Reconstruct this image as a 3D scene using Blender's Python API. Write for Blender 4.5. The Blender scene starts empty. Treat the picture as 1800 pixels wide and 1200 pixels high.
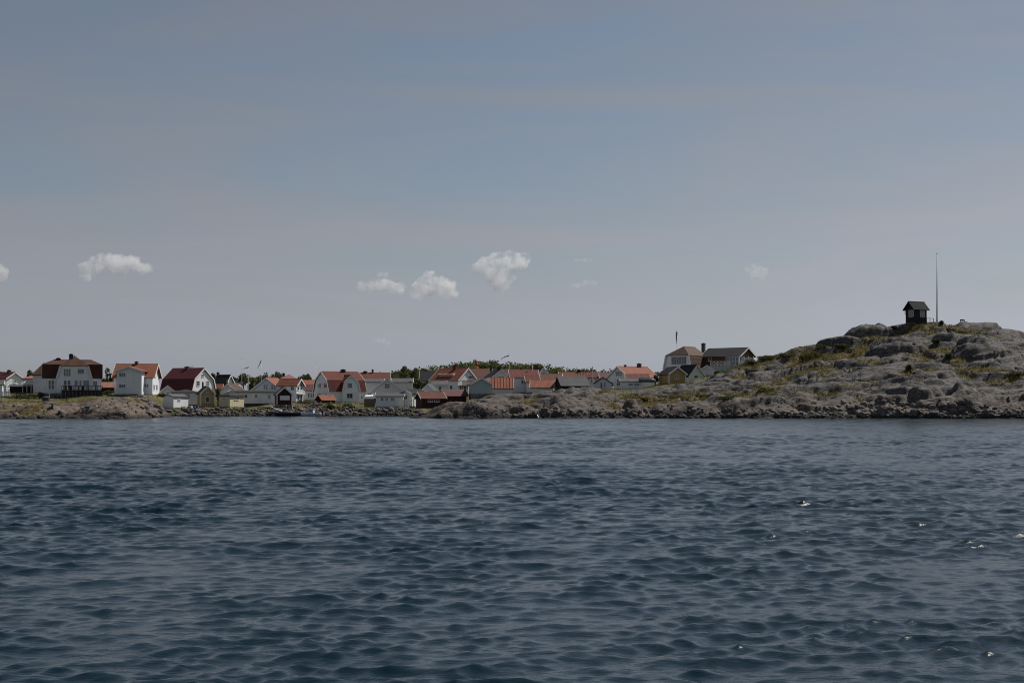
import bpy, bmesh, math, random
import numpy as np
from mathutils import Matrix, Vector
rnd = random.Random(7)
R = math.radians
SC = bpy.context.scene
COL = SC.collection

# ------------------------------------------------------------------ camera
FPX, HY, CX, CAMZ = 2500.0, 712.0, 900.0, 2.2     # focal length, horizon row and centre column of the 1800 px frame; eye height
cam = bpy.data.cameras.new('camera'); cam.lens = 50; cam.sensor_width = 36
cam.shift_y = (HY - 600) / 1800; cam.clip_start = .5; cam.clip_end = 60000
camo = bpy.data.objects.new('camera', cam); COL.objects.link(camo)
camo.location = (0, 0, CAMZ); camo.rotation_euler = (R(90), 0, 0)
SC.camera = camo
# ------------------------------------------------------------------ light, sky, exposure
SUN_AZ, SUN_EL = R(54), R(50)      # azimuth from +Y towards +X: high, to the right and behind the village
sdir = Vector((math.cos(SUN_EL) * math.sin(SUN_AZ), math.cos(SUN_EL) * math.cos(SUN_AZ), math.sin(SUN_EL)))
sl = bpy.data.lights.new('sun', 'SUN'); sl.energy = 5.0; sl.angle = R(.5); sl.color = (1, .95, .87)
so = bpy.data.objects.new('sun', sl); COL.objects.link(so); so.rotation_euler = (-sdir).to_track_quat('-Z', 'Y').to_euler()
SC.view_settings.view_transform = 'Standard'; SC.view_settings.look = 'None'
SC.view_settings.exposure = -0.2; SC.view_settings.gamma = 1.0
world = bpy.data.worlds.new('World'); SC.world = world; world.use_nodes = True
wn, wl = world.node_tree.nodes, world.node_tree.links
wn.clear()
w_out = wn.new('ShaderNodeOutputWorld'); w_bg = wn.new('ShaderNodeBackground'); w_bg.inputs[1].default_value = .0635
sky = wn.new('ShaderNodeTexSky'); sky.sky_type = 'NISHITA'; sky.sun_disc = False
sky.sun_elevation = SUN_EL; sky.sun_rotation = SUN_AZ; sky.air_density = 1.0; sky.dust_density = .6; sky.ozone_density = 2.5
w_co = wn.new('ShaderNodeTexCoord')
# thin veils of high cloud, stretched along the horizon
w_map = wn.new('ShaderNodeMapping'); w_map.inputs['Scale'].default_value = (1.0, 1.0, 6.5); w_map.inputs['Rotation'].default_value = (R(3), R(7), 0)
w_ns = wn.new('ShaderNodeTexNoise'); w_ns.inputs['Scale'].default_value = 2.1; w_ns.inputs['Detail'].default_value = 6; w_ns.inputs['Roughness'].default_value = .56; w_ns.inputs['Distortion'].default_value = .9
w_rp = wn.new('ShaderNodeValToRGB'); w_rp.color_ramp.elements[0].position = .40; w_rp.color_ramp.elements[1].position = .66
w_rp.color_ramp.elements[0].color = (.03, .03, .03, 1); w_rp.color_ramp.elements[1].color = (.8, .8, .8, 1)
w_hs = wn.new('ShaderNodeHueSaturation'); w_hs.inputs['Saturation'].default_value = .78
w_mx = wn.new('ShaderNodeMix'); w_mx.data_type = 'RGBA'
w_gr = wn.new('ShaderNodeRGBToBW'); w_cm = wn.new('ShaderNodeMix'); w_cm.data_type = 'RGBA'; w_cm.blend_type = 'MULTIPLY'; w_cm.inputs[0].default_value = 1
wl.new(w_co.outputs['Generated'], w_map.inputs[0]); wl.new(w_map.outputs[0], w_ns.inputs['Vector']); wl.new(w_ns.outputs[0], w_rp.inputs[0])
wl.new(sky.outputs[0], w_hs.inputs['Color']); wl.new(w_hs.outputs[0], w_gr.inputs[0])
wl.new(w_gr.outputs[0], w_cm.inputs[6]); w_cm.inputs[7].default_value = (1.0, 1.052, 1.185, 1)     # the veil: the sky's own light, turned mauve-grey
# the veil thickens towards the horizon
w_sx = wn.new('ShaderNodeSeparateXYZ'); w_hr = wn.new('ShaderNodeMapRange'); w_hr.inputs['From Min'].default_value = .0; w_hr.inputs['From Max'].default_value = .22; w_hr.inputs['To Min'].default_value = .62; w_hr.inputs['To Max'].default_value = .0; w_hr.interpolation_type = 'SMOOTHSTEP'
w_ad = wn.new('ShaderNodeMath'); w_ad.operation = 'ADD'; w_ad.use_clamp = True
wl.new(w_co.outputs['Generated'], w_sx.inputs[0]); wl.new(w_sx.outputs[2], w_hr.inputs['Value']); wl.new(w_rp.outputs[0], w_ad.inputs[0]); wl.new(w_hr.outputs[0], w_ad.inputs[1])
wl.new(w_ad.outputs[0], w_mx.inputs[0]); wl.new(w_hs.outputs[0], w_mx.inputs[6]); wl.new(w_cm.outputs[2], w_mx.inputs[7])
wl.new(w_mx.outputs[2], w_bg.inputs[0]); wl.new(w_bg.outputs[0], w_out.inputs[0])
SC.render.engine = 'CYCLES'
SC.cycles.max_bounces = 16; SC.cycles.diffuse_bounces = 2; SC.cycles.glossy_bounces = 3; SC.cycles.volume_bounces = 16
SC.cycles.use_denoising = True; SC.cycles.filter_width = 1.05; SC.cycles.volume_step_rate = .5; SC.cycles.sample_clamp_direct = .9

# ------------------------------------------------------------------ helpers
def kx(px): return (px - CX) / FPX
def zp(py, Y): return CAMZ + (HY - py) * Y / FPX
def P3(px, py, Y): return Vector((kx(px) * Y, Y, zp(py, Y)))

_perm = np.random.RandomState(3).permutation(4096)
_ang = np.random.RandomState(4).rand(4096) * 2 * np.pi
_gx, _gy = np.cos(_ang), np.sin(_ang)
def perlin(x, y, seed=0):
    xi = np.floor(x).astype(np.int64); yi = np.floor(y).astype(np.int64)
    xf, yf = x - xi, y - yi
    u = xf * xf * xf * (xf * (xf * 6 - 15) + 10); v = yf * yf * yf * (yf * (yf * 6 - 15) + 10)
    def g(ix, iy, dx, dy):
        h = _perm[(_perm[(ix + seed * 131) & 4095] + iy) & 4095]
        return _gx[h] * dx + _gy[h] * dy
    a = g(xi, yi, xf, yf); b = g(xi + 1, yi, xf - 1, yf); c = g(xi, yi + 1, xf, yf - 1); d = g(xi + 1, yi + 1, xf - 1, yf - 1)
    return 1.5 * ((a + u * (b - a)) + v * ((c + u * (d - c)) - (a + u * (b - a))))
def fbm(x, y, seed=0, oct=4, rough=.5):
    s = 0; a = 1.0; f = 1.0
    for i in range(oct):
        s = s + a * perlin(x * f, y * f, seed + i); a *= rough; f *= 2.03
    return s
def sstep(a, b, x):
    t = np.clip((x - a) / (b - a), 0, 1); return t * t * (3 - 2 * t)

def mesh_np(name, V, F, mat=None, smooth=False):
    """V (n,3) float array, F (m,k) int array, k = 3 or 4"""
    V = np.asarray(V, np.float32); F = np.asarray(F, np.int32)
    me = bpy.data.meshes.new(name); n, k = F.shape
    me.vertices.add(len(V)); me.vertices.foreach_set('co', V.ravel())
    me.loops.add(n * k); me.loops.foreach_set('vertex_index', F.ravel())
    me.polygons.add(n); me.polygons.foreach_set('loop_start', np.arange(0, n * k, k, dtype=np.int32))
    try: me.polygons.foreach_set('loop_total', np.full(n, k, np.int32))
    except Exception: pass
    me.update(calc_edges=True)
    if smooth: me.polygons.foreach_set('use_smooth', np.ones(n, bool))
    if mat: me.materials.append(mat)
    return me
def attr(me, name, arr):
    a = me.attributes.new(name, 'FLOAT', 'POINT'); a.data.foreach_set('value', np.asarray(arr, np.float32).ravel())
def link(name, me, parent=None, basis=None):
    o = bpy.data.objects.new(name, me); COL.objects.link(o)
    if parent: o.parent = parent
    if basis is not None: o.matrix_basis = basis
    return o
def tag(o, label=None, cat=None, group=None, kind=None):
    if label: o['label'] = label
    if cat: o['category'] = cat
    if group: o['group'] = group
    if kind: o['kind'] = kind
    return o
def mk(name, V, F, mat, parent=None, basis=None, smooth=False, bevel=0):
    bm = bmesh.new(); vs = [bm.verts.new(v) for v in V]
    for f in F:
        try: bm.faces.new([vs[i] for i in f])
        except ValueError: pass
    bmesh.ops.recalc_face_normals(bm, faces=bm.faces[:])
    me = bpy.data.meshes.new(name); bm.to_mesh(me); bm.free()
    if smooth:
        for p in me.polygons: p.use_smooth = True
    me.materials.append(mat)
    return link(name, me, parent, basis)
BF = [(0, 1, 2, 3), (4, 5, 6, 7), (0, 1, 5, 4), (1, 2, 6, 5), (2, 3, 7, 6), (3, 0, 4, 7)]
def boxes(bs):
    V, F = [], []
    for (x0, y0, z0, x1, y1, z1) in bs:
        n = len(V)
        V += [(x0, y0, z0), (x1, y0, z0), (x1, y1, z0), (x0, y1, z0), (x0, y0, z1), (x1, y0, z1), (x1, y1, z1), (x0, y1, z1)]
        F += [tuple(n + i for i in f) for f in BF]
    return V, F
def bars(segs, w, up=(0, 0, 1)):
    """square bars along segments [(a,b)]"""
    V, F = [], []
    for a, b in segs:
        a, b = Vector(a), Vector(b); d = (b - a).normalized(); u = Vector(up)
        s = d.cross(u)
        if s.length < .01: s = d.cross(Vector((1, 0, 0)))
        s.normalize(); t = s.cross(d); n = len(V); h = w / 2
        for p in (a, b): V += [tuple(p + s * i * h + t * j * h) for i, j in ((-1, -1), (1, -1), (1, 1), (-1, 1))]
        F += [tuple(n + i for i in f) for f in BF]
    return V, F
def lathe(prof, n=12):
    V, F = [], []
    for r, z in prof:
        V += [(r * math.cos(2 * math.pi * i / n), r * math.sin(2 * math.pi * i / n), z) for i in range(n)]
    for j in range(len(prof) - 1):
        F += [(j * n + i, j * n + (i + 1) % n, (j + 1) * n + (i + 1) % n, (j + 1) * n + i) for i in range(n)]
    F += [tuple(range(n)), tuple((len(prof) - 1) * n + i for i in range(n))]
    return V, F
def empty(name, M, label=None, cat=None, group=None):
    o = bpy.data.objects.new(name, None); o.empty_display_size = .3; COL.objects.link(o); o.matrix_basis = M
    return tag(o, label, cat, group)

# ------------------------------------------------------------------ materials
class NT:
    def __init__(s, name):
        s.m = bpy.data.materials.new(name); s.m.use_nodes = True; s.n = s.m.node_tree.nodes; s.l = s.m.node_tree.links
        s.b = s.n['Principled BSDF']
    def node(s, t, **kw):
        q = s.n.new(t)
        for k, v in kw.items(): setattr(q, k, v)
        return q
    def lk(s, a, b): s.l.new(a, b)
    def coord(s, kind='Object', scale=(1, 1, 1), rot=(0, 0, 0)):
        c = s.node('ShaderNodeTexCoord'); m = s.node('ShaderNodeMapping'); m.inputs['Scale'].default_value = scale; m.inputs['Rotation'].default_value = rot
        if kind == 'World':
            g = s.node('ShaderNodeNewGeometry'); s.lk(g.outputs['Position'], m.inputs[0])
        else: s.lk(c.outputs[kind], m.inputs[0])
        return m.outputs[0]
    def noise(s, vec, scale, detail=4, rough=.55, dist=0):
        q = s.node('ShaderNodeTexNoise'); q.inputs['Scale'].default_value = scale; q.inputs['Detail'].default_value = detail
        q.inputs['Roughness'].default_value = rough; q.inputs['Distortion'].default_value = dist
        s.lk(vec, q.inputs['Vector']); return q.outputs[0]
    def ramp(s, fac, stops):
        q = s.node('ShaderNodeValToRGB'); e = q.color_ramp.elements
        while len(e) < len(stops): e.new(.5)
        for i, (p, c) in enumerate(stops):
            e[i].position = p; e[i].color = (c, c, c, 1) if isinstance(c, (int, float)) else (*c, 1)
        s.lk(fac, q.inputs[0]); return q.outputs[0]
    def mix(s, fac, a, b, mode='MIX'):
        q = s.node('ShaderNodeMix', data_type='RGBA', blend_type=mode)
        for sock, v in ((q.inputs[0], fac), (q.inputs[6], a), (q.inputs[7], b)):
            if isinstance(v, (int, float)): sock.default_value = v
            elif isinstance(v, tuple): sock.default_value = (*v, 1)
            else: s.lk(v, sock)
        return q.outputs[2]
    def math(s, op, a, b=0.0, clamp=False):
        q = s.node('ShaderNodeMath', operation=op, use_clamp=clamp)
        for i, v in enumerate((a, b)):
            if isinstance(v, (int, float)): q.inputs[i].default_value = v
            else: s.lk(v, q.inputs[i])
        return q.outputs[0]
    def bump(s, h, strength=.5, dist=.05, prev=None):
        q = s.node('ShaderNodeBump'); q.inputs['Strength'].default_value = strength; q.inputs['Distance'].default_value = dist
        s.lk(h, q.inputs['Height'])
        if prev is not None: s.lk(prev, q.inputs['Normal'])
        return q.outputs[0]
    def fin(s, col=None, rough=.7, nrm=None, spec=.3):
        if col is not None:
            if isinstance(col, tuple): s.b.inputs['Base Color'].default_value = (*col, 1)
            else: s.lk(col, s.b.inputs['Base Color'])
        if isinstance(rough, (int, float)): s.b.inputs['Roughness'].default_value = rough
        else: s.lk(rough, s.b.inputs['Roughness'])
        s.b.inputs['Specular IOR Level'].default_value = spec
        if nrm is not None: s.lk(nrm, s.b.inputs['Normal'])
        return s.m
def plain(name, c, rough=.6, var=.25, scale=2.0, spec=.3, metal=0):
    t = NT(name); v = t.coord('Object')
    n = t.noise(v, scale, 5)
    col = t.mix(1.0, c, t.ramp(n, [(.3, 1 - var), (.7, 1 + var * .4)]), 'MULTIPLY')
    t.b.inputs['Metallic'].default_value = metal
    return t.fin(col, rough, None, spec)
def wood_wall(name, c, vertical=False, period=.16, wear=.09):
    t = NT(name); v = t.coord('Object')
    sv = t.coord('Object', (1.2, 1.2, .25)); n = t.noise(sv, 1.3, 6, .6); n2 = t.noise(v, .35, 3)
    col = t.mix(1.0, c, t.ramp(n, [(.3, 1 - wear), (.65, 1.0)]), 'MULTIPLY')
    col = t.mix(1.0, col, t.ramp(n2, [(.3, 1 - wear * .7), (.7, 1.04)]), 'MULTIPLY')
    w = t.node('ShaderNodeTexWave', wave_type='BANDS', bands_direction='X' if vertical else 'Z', wave_profile='SAW')
    w.inputs['Scale'].default_value = 1 / period / 3.1416 * .5 * 3.1416; w.inputs['Distortion'].default_value = .1
    if vertical:
        rot = t.coord('Object', rot=(0, 0, R(45))); t.lk(rot, w.inputs['Vector'])
    else: t.lk(v, w.inputs['Vector'])
    return t.fin(col, .65, t.bump(w.outputs[0], .5, .03), .25)
def tile_roof(name, c, c2, rough=.75, period=.3):
    t = NT(name); v = t.coord('Object')
    n = t.noise(v, 5, 3, .7); n2 = t.noise(v, .6, 4, .6); n3 = t.noise(v, 2.0, 4, .6)
    col = t.mix(t.ramp(n2, [(.35, 0), (.65, 1)]), c, c2)
    col = t.mix(1.0, col, t.ramp(n, [(.25, .7), (.75, 1.15)]), 'MULTIPLY')
    col = t.mix(t.ramp(n3, [(.6, 0), (.8, .55)]), col, tuple(x * .45 + .02 for x in c))
    wx = t.node('ShaderNodeTexWave', bands_direction='X'); wx.inputs['Scale'].default_value = .5 / period; t.lk(v, wx.inputs['Vector'])
    wy = t.node('ShaderNodeTexWave', bands_direction='Z', wave_profile='SAW'); wy.inputs['Scale'].default_value = .5 / period; t.lk(v, wy.inputs['Vector'])
    h = t.math('ADD', wx.outputs[0], wy.outputs[0])
    return t.fin(col, rough, t.bump(h, .6, .05), .25)
WHITE = wood_wall('white_boards', (.83, .86, .90)); WHITE2 = wood_wall('cream_boards', (.78, .79, .77)); GREYW = wood_wall('grey_white_boards', (.66, .68, .70), True)
TRIM = plain('white_paint', (.78, .78, .77), .5, .1); YELLOW = wood_wall('yellow_boards', (.42, .29, .12), True); YELLOW2 = wood_wall('ochre_boards', (.46, .34, .16), True)
REDW = wood_wall('falu_red_boards', (.052, .011, .010), True); DARKW = wood_wall('tarred_boards', (.022, .014, .014), True)
BROWNW = wood_wall('brown_boards', (.12, .055, .035)); CREAM = wood_wall('pale_yellow_boards', (.62, .55, .40), True); BLUEG = wood_wall('blue_grey_boards', (.42, .50, .52), True)
ORANGE = tile_roof('orange_tiles', (.29, .098, .055), (.225, .077, .047)); REDT = tile_roof('red_tiles', (.17, .043, .028), (.12, .034, .025))
REDM = tile_roof('dark_red_sheet', (.11, .020, .022), (.085, .018, .02), .5); BROWNT = tile_roof('brown_tiles', (.105, .056, .039), (.08, .044, .032))
BROWNR = tile_roof('brown_red_tiles', (.155, .058, .042), (.115, .046, .036)); PINKT = tile_roof('faded_red_sheet', (.33, .14, .105), (.28, .12, .10), .5)
GREYR = tile_roof('grey_sheet', (.10, .10, .105), (.075, .075, .08), .55); BLACKR = tile_roof('black_sheet', (.022, .024, .030), (.030, .030, .035), .9)
DGREYR = tile_roof('dark_grey_sheet', (.048, .048, .053), (.036, .036, .041), .9)
BROWND = tile_roof('dark_brown_tiles', (.10, .043, .026), (.075, .034, .022))
BRICK = plain('chimney_brick', (.16, .06, .05), .85, .4, 4); DBRICK = plain('dark_chimney', (.05, .045, .05), .8, .4, 4); METAL = plain('steel', (.42, .43, .45), .35, .15, 3, .5, .8)
FOUND = plain('foundation_stone', (.22, .21, .21), .9, .5, 1.5); DFOUND = plain('dark_foundation', (.05, .055, .07), .8, .4, 1.5); DARK = plain('dark_paint', (.02, .02, .022), .6, .3)
BLUEP = plain('blue_paint', (.03, .09, .26), .5, .2); REDP = plain('red_paint', (.35, .02, .02), .5, .2); TIMBER = plain('weathered_timber', (.20, .15, .11), .85, .4, 3)
ROPEY = plain('yellow_paint', (.6, .38, .05), .5, .2); BARK = plain('bark', (.07, .05, .04), .9, .4, 2); TARP = plain('tarpaulin', (.10, .11, .13), .5, .3); WHITEG = plain('white_gelcoat', (.75, .76, .77), .25, .1, 2, .5)
SKIN = plain('skin', (.45, .28, .2), .6, .1); CLOTHD = plain('dark_cloth', (.02, .02, .03), .9, .2); CLOTHL = plain('pale_cloth', (.65, .65, .63), .9, .1); GREENP = plain('green_cloth', (.02, .07, .04), .9, .2)
_g = NT('window_glass'); GLASS = _g.fin((.035, .050, .068), .06, None, .9)
_g = NT('curtained_glass'); GLASSC = _g.fin((.12, .15, .17), .08, None, .9)

# ------------------------------------------------------------------ the village, as measured: columns of the left end, near corner and right end, turn, distance, rows of base, eave and ridge
SPECS = []
def h(name, label, xl, xc, xr, th, D, base, eave, ridge, **k):
    d = dict(name=name, label=label, xl=xl, xc=xc, xr=xr, th=th, D=D, base=base, eave=eave, ridge=ridge, subs=[]); d.update(k); SPECS.append(d); return d
def sub(d, xl, xc, xr, th, D, base, eave, ridge, **k):
    e = dict(xl=xl, xc=xc, xr=xr, th=th, D=D, base=base, eave=eave, ridge=ridge); e.update(k); d['subs'].append(e)
# --- far left
h('gable_house', 'white gable house with dark red roof and chimney at the left edge, behind greenery', -20, 11, 40, 32, 350, 690, 665, 655, roof=REDM, chim=[(13, 19, 650, 657)], win=[('b', 23, 668, 28, 673, 2, 1)])
h('low_house', 'low pale house with faded pink hip roof left of the large brown-roofed house', 40, 72, None, -16, 325, 690, 666, 659, L=6, rt='hip', roof=PINKT, wall=WHITE2, win=[('a', 60, 670, 66, 677, 2, 1)])
h('low_shed', 'long low dark shed below the pergola, left of the brown-roofed house', 17, 62, None, -15, 312, 690, 680, 677, L=4, rt='shed', roof=GREYR, wall=DARKW, cat='shed')
h('balcony_house', 'white wall with lattice balcony cut by the left edge of the picture', -25, 4, None, -17, 290, 698, 676, 670, L=5, roof=GREYR, found=.3, win=[('a', -10, 682, -4, 690, 2, 1)])
# --- the large brown-roofed house
A = h('gambrel_house', 'large white house with dark brown gambrel roof and hipped centre gable behind a deck', 76, 178, None, -16.5, 304, 691, 664, 634.5, L=9, rt='gambrel', k1=.07, k2=.72, hip=2.0, hip2=2.0, roof=BROWND, oh=.25,
      chim=[(98, 107, 629, 637, BRICK)], win=[('a', 85, 668, 89.5, 684, 1, 2), ('a', 90.5, 668, 95, 684, 1, 2), ('a', 163, 669, 171, 679, 2, 1)])
sub(A, 100, 161, None, -16.5, 301.5, 691, 664, 626.5, L=9, ax='y', rt='gambrel', k1=.1, k2=.53, hip=2.6, roof=BROWND, oh=.2, chim=[(121, 129, 622, 634, DBRICK, 2.2)],
    win=[('a', 112, 648, 115.6, 661, 1, 2), ('a', 116.3, 648, 119.9, 661, 1, 2), ('a', 120.6, 648, 124.2, 661, 1, 2), ('a', 136.5, 648, 148, 656.5, 3, 1), ('a', 112, 668, 117.5, 685, 1, 2), ('a', 118.5, 668, 124, 685, 1, 2), ('a', 131, 668, 137, 678, 1, 1), ('a', 139.5, 668, 143.5, 678, 1, 1), ('a', 146, 668, 157, 678, 2, 1)])
sub(A, 58, 96, None, -16.5, 312, 691, 658, 637, L=8, rt='hip', roof=BROWNT)
h('outbuilding', 'low dark outbuilding with faded pink roof between the two big white houses', 176, 202, None, -14, 320, 690, 681, 673, L=5, roof=PINKT, wall=DARKW, barge=False, cat='shed')
B = h('tile_house', 'white house with orange tile roof, sunlit right gable and boxy front wing', 201, 268, 280, -4, 308, 693, 662, 641, roof=ORANGE, oh=.55, chim=[(237, 243, 635, 646, BRICK)],
      win=[('a', 253, 674, 261, 680.5, 2, 1), ('b', 269.6, 676, 271.8, 685, 1, 2), ('b', 274.4, 676, 276.6, 685, 1, 2), ('b', 271.6, 656, 274.2, 663, 1, 1)])
sub(B, 205, 249, None, -4, 304.6, 692.5, 652, 645, L=4.5, ax='y', roof=ORANGE, oh=.6, win=[('a', 209, 655, 221, 662, 3, 1), ('a', 209, 675, 221, 681.5, 3, 1)])
# --- red mansard house and the huts before it
h('gambrel_house', 'white house with tall dark red gambrel roof and antenna beside its brick chimney', 284, 337, 378, 24, 322, 704, 685, 648, rt='gambrel', k1=.1, k2=.5, roof=REDM, oh=.3, chim=[(325, 334, 644, 653, BRICK)],
  win=[('b', 345, 669, 351, 677.5, 1, 2), ('b', 362, 669, 368, 677.5, 1, 2), ('b', 354, 657.5, 358.5, 662, 1, 1)])
h('annex', 'small white gabled annex with red roof edge behind the white shed', 284, 305, None, -12, 314, 704, 687, 679, L=5, ax='y', roof=REDT, win=[('a', 292, 689, 298, 692, 2, 1)], cat='annex')
h('low_house', 'low white house with grey hip roof behind the bright white shed', 303, 347, None, -8, 308, 711, 690, 684, L=7, rt='hip', roof=DGREYR, wall=WHITE2, win=[('a', 327, 692, 334, 701, 2, 1)])
h('white_shed', 'small bright white shed with a tiny dark window on the shore', 286, 305, 331, 20, 298, 716, 698, 694, ax='y', roof=GREYR, oh=.2, barge=False, win=[('b', 312, 701, 317, 704, 1, 1)], cat='shed')
h('yellow_shed', 'ochre yellow shed with white trim, dark roof and blue door on the shore', 347, 353, 377, 68, 303, 714, 691, 680, roof=BLACKR, wall=YELLOW2, corners=True, win=[('b', 361, 697, 368, 707, 1, 1, 'door'), ('b', 363, 685, 367, 690, 2, 1)], chim=[(355, 358, 671, 684, DARK)], cat='shed')
h('back_house', 'white house with dark roof and stout dark chimney, above the cream hut', 377, 397, 411, 24, 368, 695, 674, 660, roof=BLACKR, chim=[(381, 385.5, 654, 663, DBRICK)], win=[('b', 401, 672, 405, 678, 1, 1)])
h('small_house', 'sliver of a red roofed house between the red gambrel house and a white gable', 376, 390, None, -10, 352, 697, 685, 676, L=5, roof=REDT)
h('gable_house', 'white gable house with brown tile roof and white-capped dark chimney behind the cream hut', 388, 414, 428, 14, 338, 700, 685.5, 676, ax='y', roof=BROWNT, chim=[(394, 400, 667, 678, DBRICK, 2)])
h('cream_hut', 'cream hut with dark hip roof on the stony shore', 385, 404, 429, 25, 299, 715, 696, 689, rt='hip', roof=DGREYR, wall=CREAM, oh=.25, win=[('a', 392, 699, 396, 703.5, 1, 1), ('b', 412, 697.5, 420, 702.5, 2, 1)], cat='hut')
# --- the long white house with the red boathouse before it
E = h('long_house', 'long white house with orange gable roof and low wing behind the red boathouse', 440, 497, 515, 11, 324, 709, 688, 665, ax='y', roof=ORANGE, found=2.0, fmat=DFOUND,
      win=[('a', 463.4, 676, 466, 684, 1, 2), ('a', 467.6, 676, 470.2, 684, 1, 2), ('a', 477, 676, 479.8, 684, 1, 2), ('a', 481, 676, 484, 684, 1, 2)])
sub(E, 402, 484, None, -6, 311, 709, 690, 687, L=9, rt='shed', roof=DGREYR, found=2.0, fmat=DFOUND, win=[('a', 430, 693, 435, 699, 1, 1), ('a', 447.5, 693, 453, 699, 2, 1), ('a', 471, 693, 476, 701, 2, 1)])
h('veranda_house', 'white house with orange roof and sunlit glazed two-storey veranda end', 488, 521, 533, 18, 320, 706, 677, 667, roof=ORANGE, oh=.4, found=2, fmat=DFOUND,
  win=[('a', 511, 679, 517, 686, 2, 1), ('b', 522.4, 674, 526.2, 686, 1, 2), ('b', 527.6, 674, 531.6, 686, 1, 2), ('b', 522.4, 693.5, 526.2, 704, 1, 2), ('b', 527.6, 693.5, 531.6, 704, 1, 2), ('b', 521.3, 686.8, 532.8, 691.5, 'balc', TRIM, .5)])
h('hip_house', 'house top with pale orange hip roof above the veranda house', 489, 524, None, -6, 352, 700, 668, 657.5, L=7, rt='hip', roof=PINKT, chim=[(496, 501, 655.5, 663, DBRICK)])
h('red_boathouse', 'dark red boathouse with white shutters on stone piers at the water', 483.5, 487, 513, 74, 296, 711, 692.5, 681, roof=BLACKR, wall=REDW, oh=.4, found=1.6, fmat=FOUND, corners=True,
  win=[('b', 492, 695, 509, 703, 'panel', TRIM), ('b', 496.6, 696, 499.2, 702, 1, 1), ('b', 504, 696, 506.6, 702, 1, 1)], cat='boathouse')
K0 = h('back_house', 'house with orange upper and dark red lower roof left of the white gambrel house', 535, 553, None, -8, 345, 702, 677, 669, L=8, roof=ORANGE)
sub(K0, 533, 554, None, -8, 328, 703, 686, 677, L=5, roof=REDM, win=[('a', 541.4, 691, 543.8, 698, 1, 1), ('a', 545.8, 691, 548.2, 698, 1, 1), ('a', 550, 691, 552.2, 698, 1, 1)])
# --- white gambrel house with red roof
G = h('gambrel_house', 'white house with red gambrel roof, two gables and flat grey chimney above the grass', 552, 579, 642, 57, 318, 707, 687, 654, ax='y', rt='gambrel', k1=.12, k2=.56, roof=REDT, oh=.25, chim=[(599, 607, 649, 656, DBRICK)],
      win=[('a', 560, 673, 564.5, 681, 2, 1), ('a', 569, 673, 575, 681, 2, 1), ('a', 558.5, 691, 564, 697.5, 2, 1), ('a', 571.5, 691, 575.5, 697.5, 1, 1), ('b', 634.5, 696, 637, 700, 1, 1)])
sub(G, 602, 632, None, -33, 321.4, 707, 687, 660, L=4.6, ax='y', rt='gambrel', k1=.1, k2=.55, roof=REDT, oh=.2, win=[('a', 611, 673, 619, 681.5, 2, 2), ('a', 609.5, 691, 620, 700, 2, 1), ('a', 613.5, 663.5, 616.5, 666, 1, 1)])
h('low_shed', 'small dark shed with orange roof half buried in shrubs before the white gambrel house', 556, 566, 589, 45, 304, 707, 702.5, 695.5, ax='y', roof=ORANGE, wall=DARKW, barge=False, cat='shed')
h('back_house', 'house with wide red tile roof and two red chimneys behind the white gambrel house', 632, 684, None, -5, 345, 698, 668, 656, L=8, roof=REDT, chim=[(638, 646, 652, 659, BRICK), (653, 657, 649, 658, BRICK)])
I = h('gable_house', 'broad pale gable house with one square attic window and grey eaves', 653, 708, None, -4, 326, 709, 687, 666, L=9, ax='y', roof=GREYR, wall=WHITE2, win=[('a', 676, 674, 685, 682.5, 2, 2), ('a', 657, 699, 661.5, 709, 1, 1, 'door')])
sub(I, 641, 672, None, -4, 334, 709, 672, 667, L=6, rt='shed', roof=GREYR, wall=WHITE2, win=[('a', 646, 690.5, 654, 695, 2, 1)])
h('white_hut', 'white lean-to hut with grey sloping roof and three small windows on the shore', 661, 709, None, -3, 305, 715, 697, 691.5, L=5, rt='shed', roof=GREYR, oh=.25, win=[('a', 669, 698.5, 674, 704.5, 2, 1), ('a', 677, 698.5, 682, 704.5, 2, 1), ('a', 687, 698.5, 694, 704.5, 3, 1), ('a', 693.5, 703.6, 696.5, 713, 1, 1, 'wdoor')], cat='hut')
h('small_house', 'small white gable hut with long black roof beside the orange-roofed red boathouse', 700, 724, 752, 26, 309, 715, 692, 685, ax='y', roof=BLACKR, oh=.25, win=[('a', 710, 695, 716, 701, 2, 1)], cat='hut')
h('long_house', 'grey house with flat grey roof and white flue below the pine', 690, 724, None, -3, 360, 695, 672, 666, L=7, roof=GREYR, wall=GREYW, chim=[(722, 726, 665, 684, TRIM, .3)])
h('back_house', 'dark blue-black roofed house against the wooded hill', 739, 768, None, -2, 395, 690, 669, 653.5, L=8, roof=BLACKR)
h('small_house', 'small white gable behind the red boathouses below the balcony house', 742, 762, None, 5, 318, 694, 686, 676, L=6, ax='y', roof=GREYR, wall=WHITE2)
# --- balcony house and roofs behind the headland
Lh = h('balcony_house', 'white house with orange roof, shed dormer and wooden balconies, brick chimney on the ridge', 757, 805, 838, 36, 326, 692, 668, 648, roof=ORANGE, oh=.3, chim=[(797, 805, 641, 652, BRICK)],
       win=[('a', 771.5, 679, 776, 685, 1, 1), ('a', 791, 677, 795.5, 685, 1, 1), ('b', 823, 660.5, 831, 665, 3, 1), ('a', 758, 669, 789, 676, 'balc', GREYW, 1.0), ('b', 806, 668.5, 824, 677, 'balc', TIMBER, 1.2), ('b', 808, 679, 811, 688, 1, 1), ('b', 815, 678, 819, 690, 1, 1, 'door')])
sub(Lh, 772, 796, None, 36, 328.3, 668, 658.6, 653.5, L=3, rt='shed', roof=PINKT, oh=.15, win=[('a', 774.5, 661, 779, 667, 1, 1), ('a', 780, 661, 784, 667, 1, 1), ('a', 785, 661, 789, 667, 1, 1)], found=0)
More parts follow.
